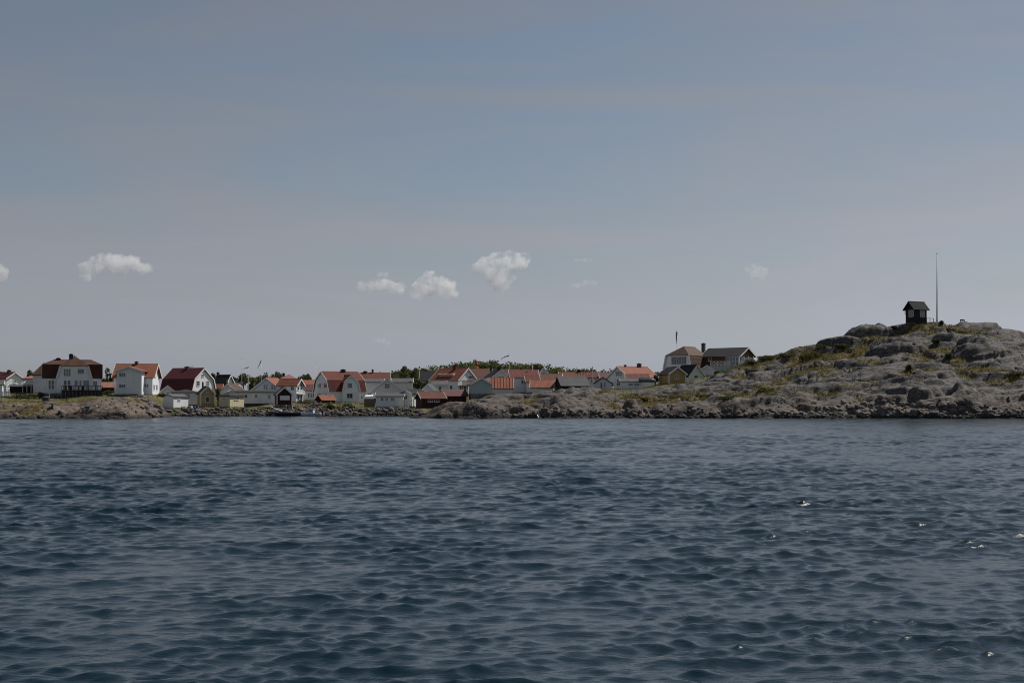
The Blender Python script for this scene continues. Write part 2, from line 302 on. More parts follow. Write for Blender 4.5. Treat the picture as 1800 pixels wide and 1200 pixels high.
h('back_house', 'brown-red roofed house right of the balcony house gable, before the hill', 826, 862, None, 0, 346, 692, 665, 649, L=8, roof=BROWNR)
h('gable_house', 'white gable with black roof and two chimneys above the corrugated orange roof', 853, 866, 895, 72, 333, 692, 662, 651, roof=BLACKR, win=[('b', 874, 661.5, 886, 666, 2, 1)], chim=[(861, 865, 642, 653, DBRICK), (874, 880, 644, 653, DBRICK)])
h('back_house', 'brown roof slope between the black-roofed gable and the red roofs', 884, 908, None, 0, 341, 692, 669, 650, L=8, roof=BROWNR)
h('plank_shed', 'blue-grey plank shed with low gable above the shore rock', 829, 864, None, -7, 300, 692, 675, 665, L=6, ax='y', roof=ORANGE, wall=BLUEG, oh=.35, cat='shed')
h('corrugated_shed', 'shed with bright orange corrugated roof and white roof edge', 862, 900, None, 0, 303, 692, 682.5, 665, L=8, roof=ORANGE, wall=GREYW, ribs=True, cat='shed')
h('red_boathouse', 'dark red boathouse with orange-brown tile roof and two white windows', 731, 742, 782, 68, 296, 717, 700, 690, ax='y', roof=BROWNR, wall=REDW, win=[('b', 752, 701, 761, 706.5, 2, 1), ('b', 763, 701, 772, 706.5, 2, 1)], cat='boathouse')
h('red_boathouse', 'dark red boathouse with dark red roof tucked behind the shore rock', 780, 820, None, -12, 301, 713, 696, 686, L=5, roof=REDM, wall=REDW, barge=False, cat='boathouse')
Sx = h('red_roof_house', 'white house with bright red roofs and paired windows below the curved pennant', 898, 945, None, -3, 322, 690, 663, 651, L=7, roof=REDT, win=[('a', 916, 667, 920.3, 674, 1, 1), ('a', 921, 667, 925.3, 674, 1, 1)])
sub(Sx, 926, 947, None, -3, 317.5, 690, 671, 662.5, L=4, roof=REDT)
h('gable_house', 'white gable house with dark red roof and big brick chimney at the village middle', 924, 940, 969, 71, 336, 692, 664, 647, roof=REDM, chim=[(938, 946, 641, 652, BRICK)], win=[('b', 953, 654, 957.5, 660, 2, 1)])
h('back_house', 'brown-red roof with white left gable edge behind the low orange roof', 951, 985, None, 4, 323, 690, 669.5, 658, L=7, roof=BROWNR)
h('low_house', 'low orange roof with white end boards just above the shore rock', 934, 972, None, 3, 303, 690, 681, 669, L=6, roof=ORANGE)
h('grey_roof_shed', 'dark shed with broad grey sheet roof on top of the shore rock', 975, 987, 1035, 75, 301, 686, 678, 663, ax='y', roof=GREYR, wall=DARKW, barge=False, oh=.25, cat='shed')
X = h('long_house', 'long house with pale red roof and rooftop platform at the village right', 985, 1042, None, 0, 352, 692, 664, 655, L=8, roof=REDT, chim=[(1015, 1020, 649, 657, DBRICK)])
sub(X, 1028, 1064, None, 0, 347, 692, 664, 652, L=8, rt='hip', roof=REDT, chim=[(1043, 1047, 650, 654, DBRICK)], win=[('a', 1031, 667, 1034, 673, 1, 1), ('a', 1039, 667, 1042, 673, 1, 1), ('a', 1047, 667, 1050, 673, 1, 1)])
h('grey_shed', 'small grey gabled shed with black roof edge and brown door on the rocks', 1046, 1074, None, 4, 293, 684, 673, 664, L=4, ax='y', roof=BLACKR, wall=GREYW, barge=False, win=[('a', 1055, 672, 1059, 682, 1, 1, 'bdoor'), ('a', 1061, 672, 1065, 680, 1, 2)], cat='shed')
h('back_house', 'dark red roof left of the arched-window gable', 1056, 1080, None, 2, 342, 692, 665, 656, L=7, roof=REDM)
Z = h('orange_house', 'white house with long orange roof, arched gable window and two chimneys', 1068, 1105, 1156, 48, 318, 684, 663, 645, ax='y', roof=ORANGE, oh=.3, chim=[(1097, 1101, 641, 648, DBRICK), (1120, 1127, 638.5, 648, BRICK)], win=[('a', 1082, 652, 1093.5, 661, 3, 2), ('a', 1084, 667, 1091, 678, 2, 2)])
sub(Z, 1102, 1140, None, 3, 309, 684, 668, 659, L=5, roof=BROWNR)
h('low_shed', 'low white shed with two dark strip windows on the rocks', 1092, 1129, None, 3, 297, 684, 671, 667.5, L=4, rt='shed', roof=GREYR, oh=.2, win=[('a', 1104, 673.5, 1113, 677.5, 1, 1), ('a', 1114.5, 673.5, 1124, 677.5, 1, 1)], cat='shed')
h('yellow_house', 'ochre yellow cottage with dark roof and one white window on the rock flank', 1159, 1176, 1205, 69, 300, 674, 657, 646, roof=BLACKR, wall=YELLOW, corners=True, win=[('b', 1186, 658, 1193, 665.5, 2, 2)], cat='cottage')
h('gable_house', 'white gable cottage with black roof right behind the yellow cottage', 1186, 1211, 1238, 66, 307, 672, 661, 642.5, roof=BLACKR, win=[('b', 1220, 659.5, 1227, 664.5, 2, 1)], cat='cottage')
Cc = h('villa', 'large brown-roofed villa with panoramic gable window and terrace below the rocky hill', 1167, 1215, 1245, 34, 334, 655, 647, 610, ax='y', rt='gambrel', k1=.09, k2=.59, hip=3.2, roof=BROWNT, oh=.25, found=2, chim=[(1233, 1240, 603, 614, DBRICK)],
       win=[('a', 1180, 626.5, 1207, 640.5, 6, 1)], cat='villa')
sub(Cc, 1235, 1300, 1325, 39, 334, 652, 625, 612, roof=DGREYR, wall=BROWNW, found=2, oh=.5, win=[('a', 1276, 627, 1299, 642, 4, 1), ('a', 1245, 627, 1250.5, 634.5, 1, 1), ('b', 1302, 628, 1322, 642, 4, 1)])
h('white_shed', 'small white shed below the terrace of the brown-roofed villa', 1230, 1255, None, 6, 316, 660, 651, 643, L=3, ax='y', roof=GREYR, cat='shed')
h('lookout_hut', 'tiny dark lookout hut with white windows on the hilltop beside the tall flagpole', 1592, 1607, 1629, 62, 297, 567, 542, 531.5, ax='y', roof=BLACKR, wall=DARKW, oh=.5, barge=False, found=2.2, win=[('a', 1597.5, 545, 1606, 556.5, 2, 3), ('b', 1617, 545, 1625, 556.5, 2, 3)], cat='hut')

class Frame: pass
def frame(d):
    f = Frame(); th = R(d['th']); f.c, f.s = math.cos(th), math.sin(th); D = d['D']
    Cx = kx(d['xc']) * D; kl = kx(d['xl']); f.C = (Cx, D)
    f.W = d.get('W') or (Cx - kl * D) / (f.c + kl * f.s)
    if d.get('L'): f.L = d['L']
    else:
        kr = kx(d['xr']); f.L = (kr * D - Cx) / (f.s - kr * f.c)
    f.O = (Cx - f.W * f.c, D + f.W * f.s); f.z0 = zp(d['base'], D); f.h = zp(d['eave'], D) - f.z0
    ax = d.get('ax', 'x'); rt = d.get('rt', 'gable')
    yr = D + f.c * f.L / 2 if ax == 'x' else D + f.s * f.W / 2
    if rt == 'shed': yr = D + f.c * f.L
    if rt == 'hip': yr = D + f.c * min(f.L, f.W) / 2
    if d.get('hip'): yr += d['hip'] * f.c
    f.r = zp(d['ridge'], yr) - f.z0 - f.h
    f.M = Matrix.Translation((f.O[0], f.O[1], f.z0)) @ Matrix.Rotation(-th, 4, 'Z')
    f.mid = (f.O[0] + f.c * f.W / 2 + f.s * f.L / 2, f.O[1] - f.s * f.W / 2 + f.c * f.L / 2)
    return f
def hit_a(f, px, off=0):      # where the sight line through column px meets the plane local y = off: (local x, depth)
    k = kx(px); Y = (f.C[0] * f.s + f.C[1] * f.c + off) / (k * f.s + f.c); X = k * Y
    return (X - f.O[0]) * f.c - (Y - f.O[1]) * f.s, Y
def hit_b(f, px, off=0):      # plane local x = W + off: (local y, depth)
    k = kx(px); Y = (f.C[0] * f.c - f.C[1] * f.s + off) / (k * f.c - f.s); X = k * Y
    return (X - f.C[0]) * f.s + (Y - f.C[1]) * f.c, Y

# ------------------------------------------------------------------ terrain
def interp_px(pts):
    """control points (px, py, D) -> arrays of world x, depth, z sorted by x"""
    a = np.array([(kx(p) * D, D, zp(y, D)) for p, y, D in pts]); return a[a[:, 0].argsort()]
def rocky(x, y, amp=1.0, seed=0):
    wx = x + 2.2 * fbm(x / 9, y / 9, seed + 40, 3); wy = y + 1.6 * fbm(x / 8, y / 8, seed + 50, 3)
    ca, sa = math.cos(.22), math.sin(.22)
    u, v = wx * ca + wy * sa, -wx * sa + wy * ca
    b1 = np.abs(fbm(u / 20, v / 6.5, seed, 2, .3)); b2 = np.abs(fbm(u / 8.0, v / 2.7, seed + 7, 2, .4)); b3 = np.abs(fbm(u / 3.0, v / 1.1, seed + 13, 2)); b4 = fbm(u / 1.0, v / .5, seed + 19, 2)
    g1 = np.exp(-(fbm(u / 17, v / 6, seed + 60, 3, .4) / .030) ** 2); g2 = np.exp(-(fbm(u / 7, v / 9, seed + 66, 2, .4) / .028) ** 2)
    return amp * (-.60 * g1 - .30 * g2 + 2.5 * (b1 - .33) + .34 * (b2 - .33) + .10 * (b3 - .33) + .03 * b4), b1, b2
def terrace(z, x, y, s, k, seed):
    ph = (z - .10 * x) / s + .8 * fbm(x / 14, y / 9, seed, 3)
    fl = np.floor(ph); fr = ph - fl
    g = np.where(fr < .72, fr * .42, .3024 + (fr - .72) / .28 * .6976)
    return z + k * s * (g - fr)
class Grid:
    def __init__(s, x0, x1, y0, y1, d, fn):
        s.x = np.arange(x0, x1, d); s.y = np.arange(y0, y1, d); s.d = d; s.X, s.Y = np.meshgrid(s.x, s.y); s.Z = fn(s.X, s.Y)
    def at(s, x, y):
        i = (np.asarray(x, float) - s.x[0]) / s.d; j = (np.asarray(y, float) - s.y[0]) / s.d
        ok = (i >= 0) & (i < len(s.x) - 1) & (j >= 0) & (j < len(s.y) - 1)
        ii = np.clip(i, 0, len(s.x) - 1.001); jj = np.clip(j, 0, len(s.y) - 1.001); a = ii.astype(int); b = jj.astype(int); fa, fb = ii - a, jj - b
        Z = s.Z; z = (Z[b, a] * (1 - fa) + Z[b, a + 1] * fa) * (1 - fb) + (Z[b + 1, a] * (1 - fa) + Z[b + 1, a + 1] * fa) * fb
        return np.where(ok, z, -50.0)
    def mesh(s, name, mat, attrs):
        ny, nx = s.X.shape; idx = np.arange(nx * ny).reshape(ny, nx)
        q = np.stack([idx[:-1, :-1], idx[:-1, 1:], idx[1:, 1:], idx[1:, :-1]], -1)
        zz = np.maximum.reduce([s.Z[:-1, :-1], s.Z[:-1, 1:], s.Z[1:, 1:], s.Z[1:, :-1]])
        q = q[zz > -1.2].reshape(-1, 4)
        used = np.unique(q); rm = np.full(nx * ny, -1, np.int64); rm[used] = np.arange(len(used))
        V = np.stack([s.X, s.Y, s.Z], -1).reshape(-1, 3)[used]
        me = mesh_np(name, V, rm[q], mat, True)
        for k, a in attrs.items(): attr(me, k, a.reshape(-1)[used])
        return me

# --- the rocky headland
CREST = interp_px([(690, 745, 250), (725, 738, 250), (750, 727, 252), (790, 716, 256), (830, 704, 262), (860, 696, 266), (900, 691, 268), (940, 685, 270), (1000, 681, 272), (1060, 683, 274), (1100, 684, 276), (1150, 679, 280), (1200, 670, 284),
    (1240, 661, 288), (1290, 647, 292), (1325, 634, 295), (1360, 625, 297), (1405, 605, 299), (1440, 597, 300), (1480, 589, 300), (1530, 576, 300), (1585, 569, 300), (1640, 566, 300), (1700, 564, 300), (1740, 568, 300), (1765, 574, 300), (1800, 583, 300), (1900, 612, 300), (2050, 660, 300), (2300, 700, 300), (2600, 740, 300)])
def headland(x, y):
    yc = np.interp(x, CREST[:, 0], CREST[:, 1]); zc = np.interp(x, CREST[:, 0], CREST[:, 2])
    y0 = 240 + 1.2 * fbm(x / 9, x * 0 + 3.3, 61, 3) + np.where(x < -12, (-12 - x) * 1.2, 0)
    t = (y - y0) / np.maximum(yc - y0, 4)
    tc = np.clip(t, 0, 1)
    prof = .30 * sstep(0, .1, tc) * np.minimum(1, 3.2 / np.maximum(zc, .5)) + 0
    prof = prof + (1 - prof) * (tc ** .92)
    z = np.where(t < 0, t * 2.5, zc * prof)
    back = np.maximum(y - yc, 0)
    z = z - np.where(y > yc, .10 * back + .0045 * back ** 2, 0)
    rk, b1, b2 = rocky(x, y, 1.0, 0)
    amp = sstep(-.12, .1, t) * (.55 + .45 * np.clip(zc / 9, 0, 1)) * np.where(y > yc, np.exp(-back / 14), 1)
    amp = amp * (1 - .55 * np.exp(-((t - 1) / .10) ** 2))     # calmer along the skyline
    z2 = z + rk * amp
    z2 = np.where(t > -.1, terrace(terrace(z2, x, y, 2.1, .85, 71), x, y, .7, .25, 73), z2)
    headland.last = (t, b1, b2, z2 - z)
    return z2
HEAD = Grid(-32, 165, 233, 345, .26, headland)
def fix_top(g, px, py, D, rad, dz=0):      # level a pad for a hut or pole
    c = P3(px, py, D); w = np.exp(-(((g.X - c.x) ** 2 + (g.Y - c.y) ** 2) / rad ** 2) ** 2); g.Z = g.Z * (1 - w) + (c.z + dz) * w
fix_top(HEAD, 1610, 568, 299, 4.0); fix_top(HEAD, 1647, 565.5, 299, 2.0)
# big roche moutonnee and boulders grown out of the hill
def hump(g, px, py, D, rx, ry, hz, skew=0, p=2.0):
    c = P3(px, py, D); x, y = g.X - c.x, g.Y - c.y; x = x + skew * y
    q = (np.abs(x / rx) ** p + np.abs(y / ry) ** p) ** (1 / p); w = np.clip(1 - q ** 3, 0, 1) ** .6
    lift = hz * w * (1 + .12 * fbm(g.X / 1.5, g.Y / 1.5, 91, 3)); g.Z = g.Z + lift; g.lift = getattr(g, 'lift', 0) + lift; return lift
hump(HEAD, 1525, 578, 297, 4.6, 2.4, 2.3, .5, 3.5); hump(HEAD, 1470, 592, 294, 4.6, 2.2, 1.0, .4)
hump(HEAD, 1575, 622, 283, 6.0, 3.0, 2.0, .4); hump(HEAD, 1665, 600, 288, 3.0, 2.4, 1.7); hump(HEAD, 1720, 632, 277, 5.5, 4.0, 2.0, -.3); hump(HEAD, 1620, 694, 249, 1.9, 1.5, 2.2, .3)
hump(HEAD, 1770, 722, 243, 9.0, 3.6, 1.7, .2); hump(HEAD, 800, 728, 245, 8.5, 4.0, 1.3, .2); hump(HEAD, 1195, 718, 245, 5.0, 3.6, 1.2, .2); hump(HEAD, 1330, 718, 245, 7.0, 4.0, 1.1, 0); hump(HEAD, 985, 705, 252, 5.0, 3.0, 1.1, .2)
hump(HEAD, 1678, 690, 251, 1.5, 1.4, 1.7); hump(HEAD, 1372, 688, 256, 1.3, 1.1, 1.3); hump(HEAD, 1110, 702, 251, 1.5, 1.2, 1.2)
# --- the rock shore at the left
LCREST = interp_px([(-260, 716, 252), (-60, 708, 250), (0, 712, 247), (40, 713, 246), (70, 712, 247), (100, 706, 250), (150, 702, 254), (200, 700, 255), (235, 704, 252), (255, 716, 248), (275, 734, 246), (300, 760, 246)])
def leftrock(x, y):
    yc = np.interp(x, LCREST[:, 0], LCREST[:, 1]); zc = np.interp(x, LCREST[:, 0], LCREST[:, 2])
    y0 = 228 + 1.0 * fbm(x / 7, x * 0 + 8.1, 65, 3); t = (y - y0) / np.maximum(yc - y0, 3); tc = np.clip(t, 0, 1)
    prof = .28 * sstep(0, .1, tc); prof = prof + (1 - prof) * tc ** .9
    back = np.maximum(y - yc, 0); z = np.where(t < 0, t * 2.5, zc * prof) + np.where(y > yc, .012 * back, 0)
    z = z - np.maximum(x - kx(248) * np.maximum(y, 240), 0) * .55
    rk, b1, b2 = rocky(x, y, .62, 200); z2 = z + rk * sstep(-.12, .1, t) * np.where(zc < .5, .3, 1) * np.exp(-back / 25)
    z2 = np.where(t > -.1, terrace(terrace(z2, x, y, 1.2, .7, 75), x, y, .5, .35, 77), z2); leftrock.last = (t, b1, b2, z2 - z); return z2
LEFT = Grid(-125, -55, 223, 300, .24, leftrock)
hump(LEFT, 205, 730, 233, 5.5, 3.0, .9, .1, 3); hump(LEFT, 190, 712, 244, 5.0, 3.5, .7, .3); hump(LEFT, 60, 727, 236, 5.0, 3.0, .6, .4)
# --- village ground, laid through the base of every house
CP = []
for d in SPECS:
    for e in [d] + d['subs']:
        if d['name'] == 'lookout_hut' or e['base'] < 650 and e is not d or e.get('found', 1) == 0: continue
        f = frame(e); CP.append((f.mid[0], f.mid[1], f.z0 - .12)); CP.append((f.C[0], f.C[1], f.z0 - .12))
for px in range(262, 745, 22): CP.append((kx(px) * 290, 290, .2)); CP.append((kx(px) * 292.5, 292.5, 1.5)); CP.append((kx(px) * 287, 287, -1.2)); CP.append((kx(px) * 284, 284, -2.5)); CP.append((kx(px) * 276, 276, -4)); CP.append((kx(px) * 262, 262, -4))
for px in range(-220, 236, 25): CP.append((kx(px) * 270, 270, 2.8)); CP.append((kx(px) * 285, 285, 3.4)); CP.append((kx(px) * 245, 245, -1.0))
for px in range(780, 1150, 40): CP.append((kx(px) * 280, 280, 2.3))
for px, py, D in [(1180, 676, 292), (1240, 664, 300), (1290, 652, 306), (1330, 640, 312), (1345, 640, 330), (1280, 652, 322)]: CP.append(tuple(P3(px, py, D)))
for px, D, z in [(1450, 345, 6), (1600, 350, 5), (1800, 350, 3), (1450, 400, 5), (1250, 400, 7), (1000, 400, 6), (800, 420, 6), (600, 400, 5.5), (400, 400, 5.5), (200, 380, 5.5), (0, 380, 5), (-200, 380, 5), (600, 470, 6), (300, 470, 5), (0, 470, 5), (1000, 470, 6), (1300, 470, 5), (1600, 470, 3)]: CP.append((kx(px) * D, D, z))
CPA = np.array(CP)
def village(x, y):
    num = np.zeros_like(x); den = np.zeros_like(x)
    for cx, cy, cz in CPA:
        w = 1.0 / ((x - cx) ** 2 + (y - cy) ** 2 + 1.5) ** 1.6; num += w * cz; den += w
    z = num / den
    z = z - 8 * sstep(-14, -6, x) * sstep(277, 266, y)
    return z + .12 * fbm(x / 3, y / 3, 33, 3) + .05 * fbm(x / .9, y / .9, 35, 2)
VILL = Grid(-150, 110, 243, 470, .7, village)
def ground(x, y): return float(max(HEAD.at(x, y), LEFT.at(x, y), VILL.at(x, y)))
def hit(px, py, D0=226, D1=360, grids=None):
    """first ground met by the sight line through a point of the photograph"""
    D = np.arange(D0, D1, .2); X = kx(px) * D; zr = zp(py, D); gz = np.maximum.reduce([g.at(X, D) for g in (grids or (HEAD, LEFT, VILL))])
    k = np.nonzero(gz >= zr)[0]
    if len(k) == 0: return None
    return Vector((X[k[0]], D[k[0]], gz[k[0]]))

# --- where grass and heather grow: hollows and level ground, and the patches seen in the photograph
def veg_mask(g, last, seed, patches, bias):
    t, b1, b2, rel = last
    gy, gx = np.gradient(g.Z, g.d); slope = np.sqrt(gx ** 2 + gy ** 2)
    n = fbm(g.X / 7, g.Y / 5, seed, 4)
    m = 1.1 * n - 1.0 * rel - .6 * slope + bias - 1.6 * np.exp(-np.maximum(t, 0) / .10)
    m = m - .5 * np.clip(getattr(g, 'lift', 0 * m), 0, 1)
    for px, py, rx, ry in patches:
        c = hit(px, py, grids=(g,))
        if c is None: continue
        q = ((g.X - c.x) / (rx * c.y / FPX)) ** 2 + ((g.Y - c.y) / ry) ** 2
        m = m + 1.35 * np.exp(-q) * (1 - .55 * np.clip(slope - .5, 0, 1))
    m = m - 1.3 * sstep(.25, .8, getattr(g, 'lift', 0 * m) * 1.0)
    return sstep(-.05, .45, m + .25 * fbm(g.X / 1.2, g.Y / 1.0, seed + 5, 3))
PATCH = [(1190, 702, 80, 5), (1240, 700, 60, 4), (1120, 706, 40, 3), (1370, 684, 40, 5), (1340, 690, 40, 4), (1265, 655, 40, 5), (1310, 648, 40, 5), (1500, 590, 40, 3), (1540, 592, 40, 3), (1600, 585, 40, 3), (1640, 582, 40, 3), (1430, 622, 80, 5), (1480, 612, 60, 4), (1650, 618, 60, 4), (1620, 622, 40, 3), (1605, 652, 30, 5), (1780, 660, 40, 4), (1420, 648, 50, 4), (1500, 640, 40, 3),
         (1400, 665, 40, 4), (1690, 580, 40, 3), (1560, 575, 30, 3), (1730, 595, 40, 3), (930, 690, 20, 3), (1480, 680, 40, 3), (1600, 670, 50, 3), (1700, 655, 30, 3), (1340, 640, 50, 5), (1380, 632, 50, 4), (1150, 690, 50, 3), (1060, 690, 30, 3)]
veg_h = veg_mask(HEAD, headland.last, 81, PATCH, -.80)
veg_l = veg_mask(LEFT, leftrock.last, 83, [(95, 705, 40, 4), (60, 712, 30, 3), (30, 700, 60, 8), (110, 697, 60, 6), (20, 715, 20, 3), (240, 703, 30, 4), (50, 706, 40, 4), (140, 706, 30, 3), (75, 718, 20, 2)], -.55)
veg_l = np.maximum(veg_l, sstep(258, 266, LEFT.Y) * sstep(.5, -2.5, LEFT.X - kx(232) * LEFT.Y))

def rock_material(name, pink, gain=1.0):
    t = NT(name); w = t.coord('World'); ws = t.coord('World', (1, 2.2, 2.8), (0, R(12), R(12)))
    n1 = t.noise(ws, .16, 5, .6); n2 = t.noise(ws, .9, 6, .65, .4); n3 = t.noise(w, 3.5, 5, .7); n4 = t.noise(w, .07, 3)
    g = t.mix(t.ramp(n1, [(.35, 0), (.65, 1)]), (.085, .085, .088), (.170, .158, .143))
    p = t.mix(t.ramp(n2, [(.35, 0), (.7, 1)]), (.132, .098, .080), (.205, .163, .135))
    pos = t.node('ShaderNodeNewGeometry'); sx = t.node('ShaderNodeSeparateXYZ'); t.lk(pos.outputs['Position'], sx.inputs[0])
    zz = t.math('ADD', sx.outputs[2], t.math('MULTIPLY', t.math('SUBTRACT', n1, .5), 7.0))
    low = t.ramp(t.math('MULTIPLY', zz, .1), [(.08, pink), (.50, pink * .10)])
    col = t.mix(low, g, p)
    col = t.mix(t.ramp(n2, [(.47, 0), (.61, .72)]), col, (.024, .024, .027))           # black lichen
    col = t.mix(t.ramp(n3, [(.62, 0), (.74, .5)]), col, (.25, .245, .235))               # pale lichen flecks
    vo = t.node('ShaderNodeTexVoronoi', feature='DISTANCE_TO_EDGE'); vo.inputs['Scale'].default_value = .42; wv = t.node('ShaderNodeVectorMath', operation='ADD')
    nz = t.node('ShaderNodeTexNoise'); nz.inputs['Scale'].default_value = .5; t.lk(ws, nz.inputs['Vector']); sc = t.node('ShaderNodeVectorMath', operation='SCALE'); sc.inputs['Scale'].default_value = 1.6; t.lk(nz.outputs[1], sc.inputs[0])
    t.lk(ws, wv.inputs[0]); t.lk(sc.outputs[0], wv.inputs[1]); t.lk(wv.outputs[0], vo.inputs['Vector'])
    crack = t.ramp(vo.outputs[0], [(.0, 0), (.045, 1)])
    col = t.mix(1.0, col, t.mix(crack, (.30, .30, .30), (1., 1., 1.)), 'MULTIPLY')
    tide = t.ramp(t.math('ADD', sx.outputs[2], t.math('MULTIPLY', t.math('SUBTRACT', n2, .5), 1.4)), [(.28, 1), (1.0, 0)])
    col = t.mix(tide, col, (.030, .027, .024))                                         # weed and wet stone at the waterline
    a = t.node('ShaderNodeAttribute', attribute_name='veg')
    vn = t.noise(w, .35, 5, .65); vn2 = t.noise(w, 2.2, 4, .7)
    vc = t.mix(t.ramp(vn, [(.38, 0), (.6, 1)]), (.170, .118, .046), (.075, .070, .022))
    vc = t.mix(t.ramp(vn2, [(.4, 0), (.75, .8)]), vc, (.040, .045, .016))
    vf = t.ramp(t.math('ADD', a.outputs['Fac'], t.math('MULTIPLY', t.math('SUBTRACT', n3, .5), .7)), [(.38, 0), (.56, 1)])
    col = t.mix(vf, col, vc)
    if gain != 1: col = t.mix(1.0, col, (gain, gain * .97, gain * .94), 'MULTIPLY')
    hgt = t.math('ADD', t.math('MULTIPLY', n2, 1.0), t.math('MULTIPLY', n3, .35)); hgt = t.math('ADD', hgt, t.math('MULTIPLY', crack, .5))
    return t.fin(col, .85, t.bump(hgt, .8, .2), .2)
ROCK = rock_material('granite', .85); ROCKL = rock_material('pink_granite', 1.0, 1.2)
def stone_material():
    t = NT('shore_stone'); v = t.coord('Object'); oi = t.node('ShaderNodeObjectInfo'); n = t.noise(v, 1.6, 5, .65); n2 = t.noise(v, 6, 3, .6)
    c = t.mix(oi.outputs['Random'], (.11, .107, .105), (.245, .20, .172)); c = t.mix(1.0, c, t.ramp(n, [(.3, .45), (.7, 1.15)]), 'MULTIPLY')
    pos = t.node('ShaderNodeNewGeometry'); sx = t.node('ShaderNodeSeparateXYZ'); t.lk(pos.outputs['Position'], sx.inputs[0])
    c = t.mix(t.ramp(sx.outputs[2], [(.16, 1), (.62, 0)]), c, (.03, .028, .025))
    return t.fin(c, .85, t.bump(t.math('ADD', n, t.math('MULTIPLY', n2, .4)), .8, .1), .2)
STONE = stone_material()
def ground_material():
    t = NT('village_turf'); w = t.coord('World'); a = t.noise(w, .12, 4, .6); b = t.noise(w, .7, 5, .65); c = t.noise(w, 3, 4, .7)
    col = t.mix(t.ramp(a, [(.4, 0), (.6, 1)]), (.085, .095, .028), (.155, .130, .060)); col = t.mix(t.ramp(b, [(.45, 0), (.7, .8)]), col, (.045, .055, .018)); col = t.mix(t.ramp(c, [(.55, 0), (.8, .7)]), col, (.20, .18, .13))
    pos = t.node('ShaderNodeNewGeometry'); sx = t.node('ShaderNodeSeparateXYZ'); t.lk(pos.outputs['Position'], sx.inputs[0])
    col = t.mix(t.ramp(t.math('ADD', sx.outputs[2], t.math('MULTIPLY', t.math('SUBTRACT', b, .5), 1.2)), [(.5, 1), (.95, 0)]), col, (.06, .055, .05))
    return t.fin(col, .9, t.bump(t.math('ADD', b, c), .8, .2), .15)
TURF = ground_material()
headland_rock = tag(link('headland_terrain', HEAD.mesh('headland_terrain', ROCK, {'veg': veg_h})), kind='structure')
left_rock = tag(link('rock_shore_terrain', LEFT.mesh('rock_shore_terrain', ROCKL, {'veg': veg_l})), kind='structure')
village_ground = tag(link('village_ground', VILL.mesh('village_ground', TURF, {})), kind='structure')

# --- wooded hill behind the village
HILL = interp_px([(600, 690, 500), (683, 676, 500), (720, 668, 500), (775, 662, 500), (830, 655, 500), (900, 657, 500), (960, 661, 500), (1005, 668, 500), (1060, 671, 500), (1130, 673, 500), (1200, 680, 500), (1300, 695, 500), (1500, 705, 500)])
def hillz(x, y):
    zc = np.interp(x, HILL[:, 0], HILL[:, 2]); return 4 + (zc - 4) * np.exp(-((y - 500) / 42) ** 2) + .4 * fbm(x / 12, y / 12, 5, 3)
HG = Grid(-140, 160, 405, 610, 3.0, hillz)
tag(link('hill_ground', HG.mesh('hill_ground', TURF, {})), kind='structure')

# ------------------------------------------------------------------ sea: one sheet to the horizon, wind chop as real waves
def sea():
    ys = [-80., -20., 2., 5.]; y = 8.0
    while y < 330: ys.append(y); y += .0122 * y ** .6
    while y < 40000: ys.append(y); y *= 1.35
    ys = np.array(ys); ks = np.concatenate([[-30., -8, -3, -1.5, -.9, -.65, -.52], np.arange(-.43, .4301, .00165), [.52, .65, .9, 1.5, 3, 8, 30.]])
    sc = np.maximum(ys, 8.0); X = ks[None, :] * sc[:, None]; Y = np.repeat(ys[:, None], len(ks), 1)
    Z = np.zeros_like(X); DX = np.zeros_like(X); DY = np.zeros_like(X)
    sp = np.maximum(np.gradient(ks)[None, :] * sc[:, None], np.gradient(ys)[:, None])
    rs = np.random.RandomState(11); N = 150
    gust = np.clip(1 + .45 * fbm(X / 23, Y / 34, 15, 2) + .55 * fbm(X / 3.2, Y / 4.2, 17, 3), .25, 2.0)
    for i in range(N):
        lam = .10 * (4.5 / .10) ** ((i + rs.rand()) / N); k = 2 * np.pi / lam
        th = rs.normal(R(-80), R(26 + 26 * math.exp(-lam / .5)))
        st = .046 * sstep(.06, .15, lam) * (1 - .69 * sstep(.34, 1.0, lam)) * (1 - .6 * sstep(1.6, 3.0, lam))
        if lam > 3.5: st *= .6
        a = st / k; kxv, kyv = k * math.cos(th), k * math.sin(th); ph = kxv * X + kyv * Y + rs.rand() * 6.283
        f = a * gust * sstep(1.8, 3.6, lam / sp); s, c = np.sin(ph), np.cos(ph)
        Z += f * c; DX -= f * s * math.cos(th) * 1.25; DY -= f * s * math.sin(th) * 1.25
    V = np.stack([X + DX, Y + DY, Z], -1).reshape(-1, 3); ny, nx = X.shape; idx = np.arange(nx * ny).reshape(ny, nx)
    q = np.stack([idx[:-1, :-1], idx[:-1, 1:], idx[1:, 1:], idx[1:, :-1]], -1).reshape(-1, 4)
    t = NT('sea_water'); w = t.coord('World', (1, 2.0, 1)); n1 = t.noise(w, 4.5, 3, .6, .2); n2 = t.noise(w, 13.0, 4, .6, .3)
    b = t.bump(n1, .5, .025); b = t.bump(n2, .35, .008, b)
    m = t.fin((.003, .0165, .026), .13, b, .5); t.b.inputs['IOR'].default_value = 1.333
    return mesh_np('sea_water', V, q, m, True)
tag(link('sea_water', sea()), kind='structure')

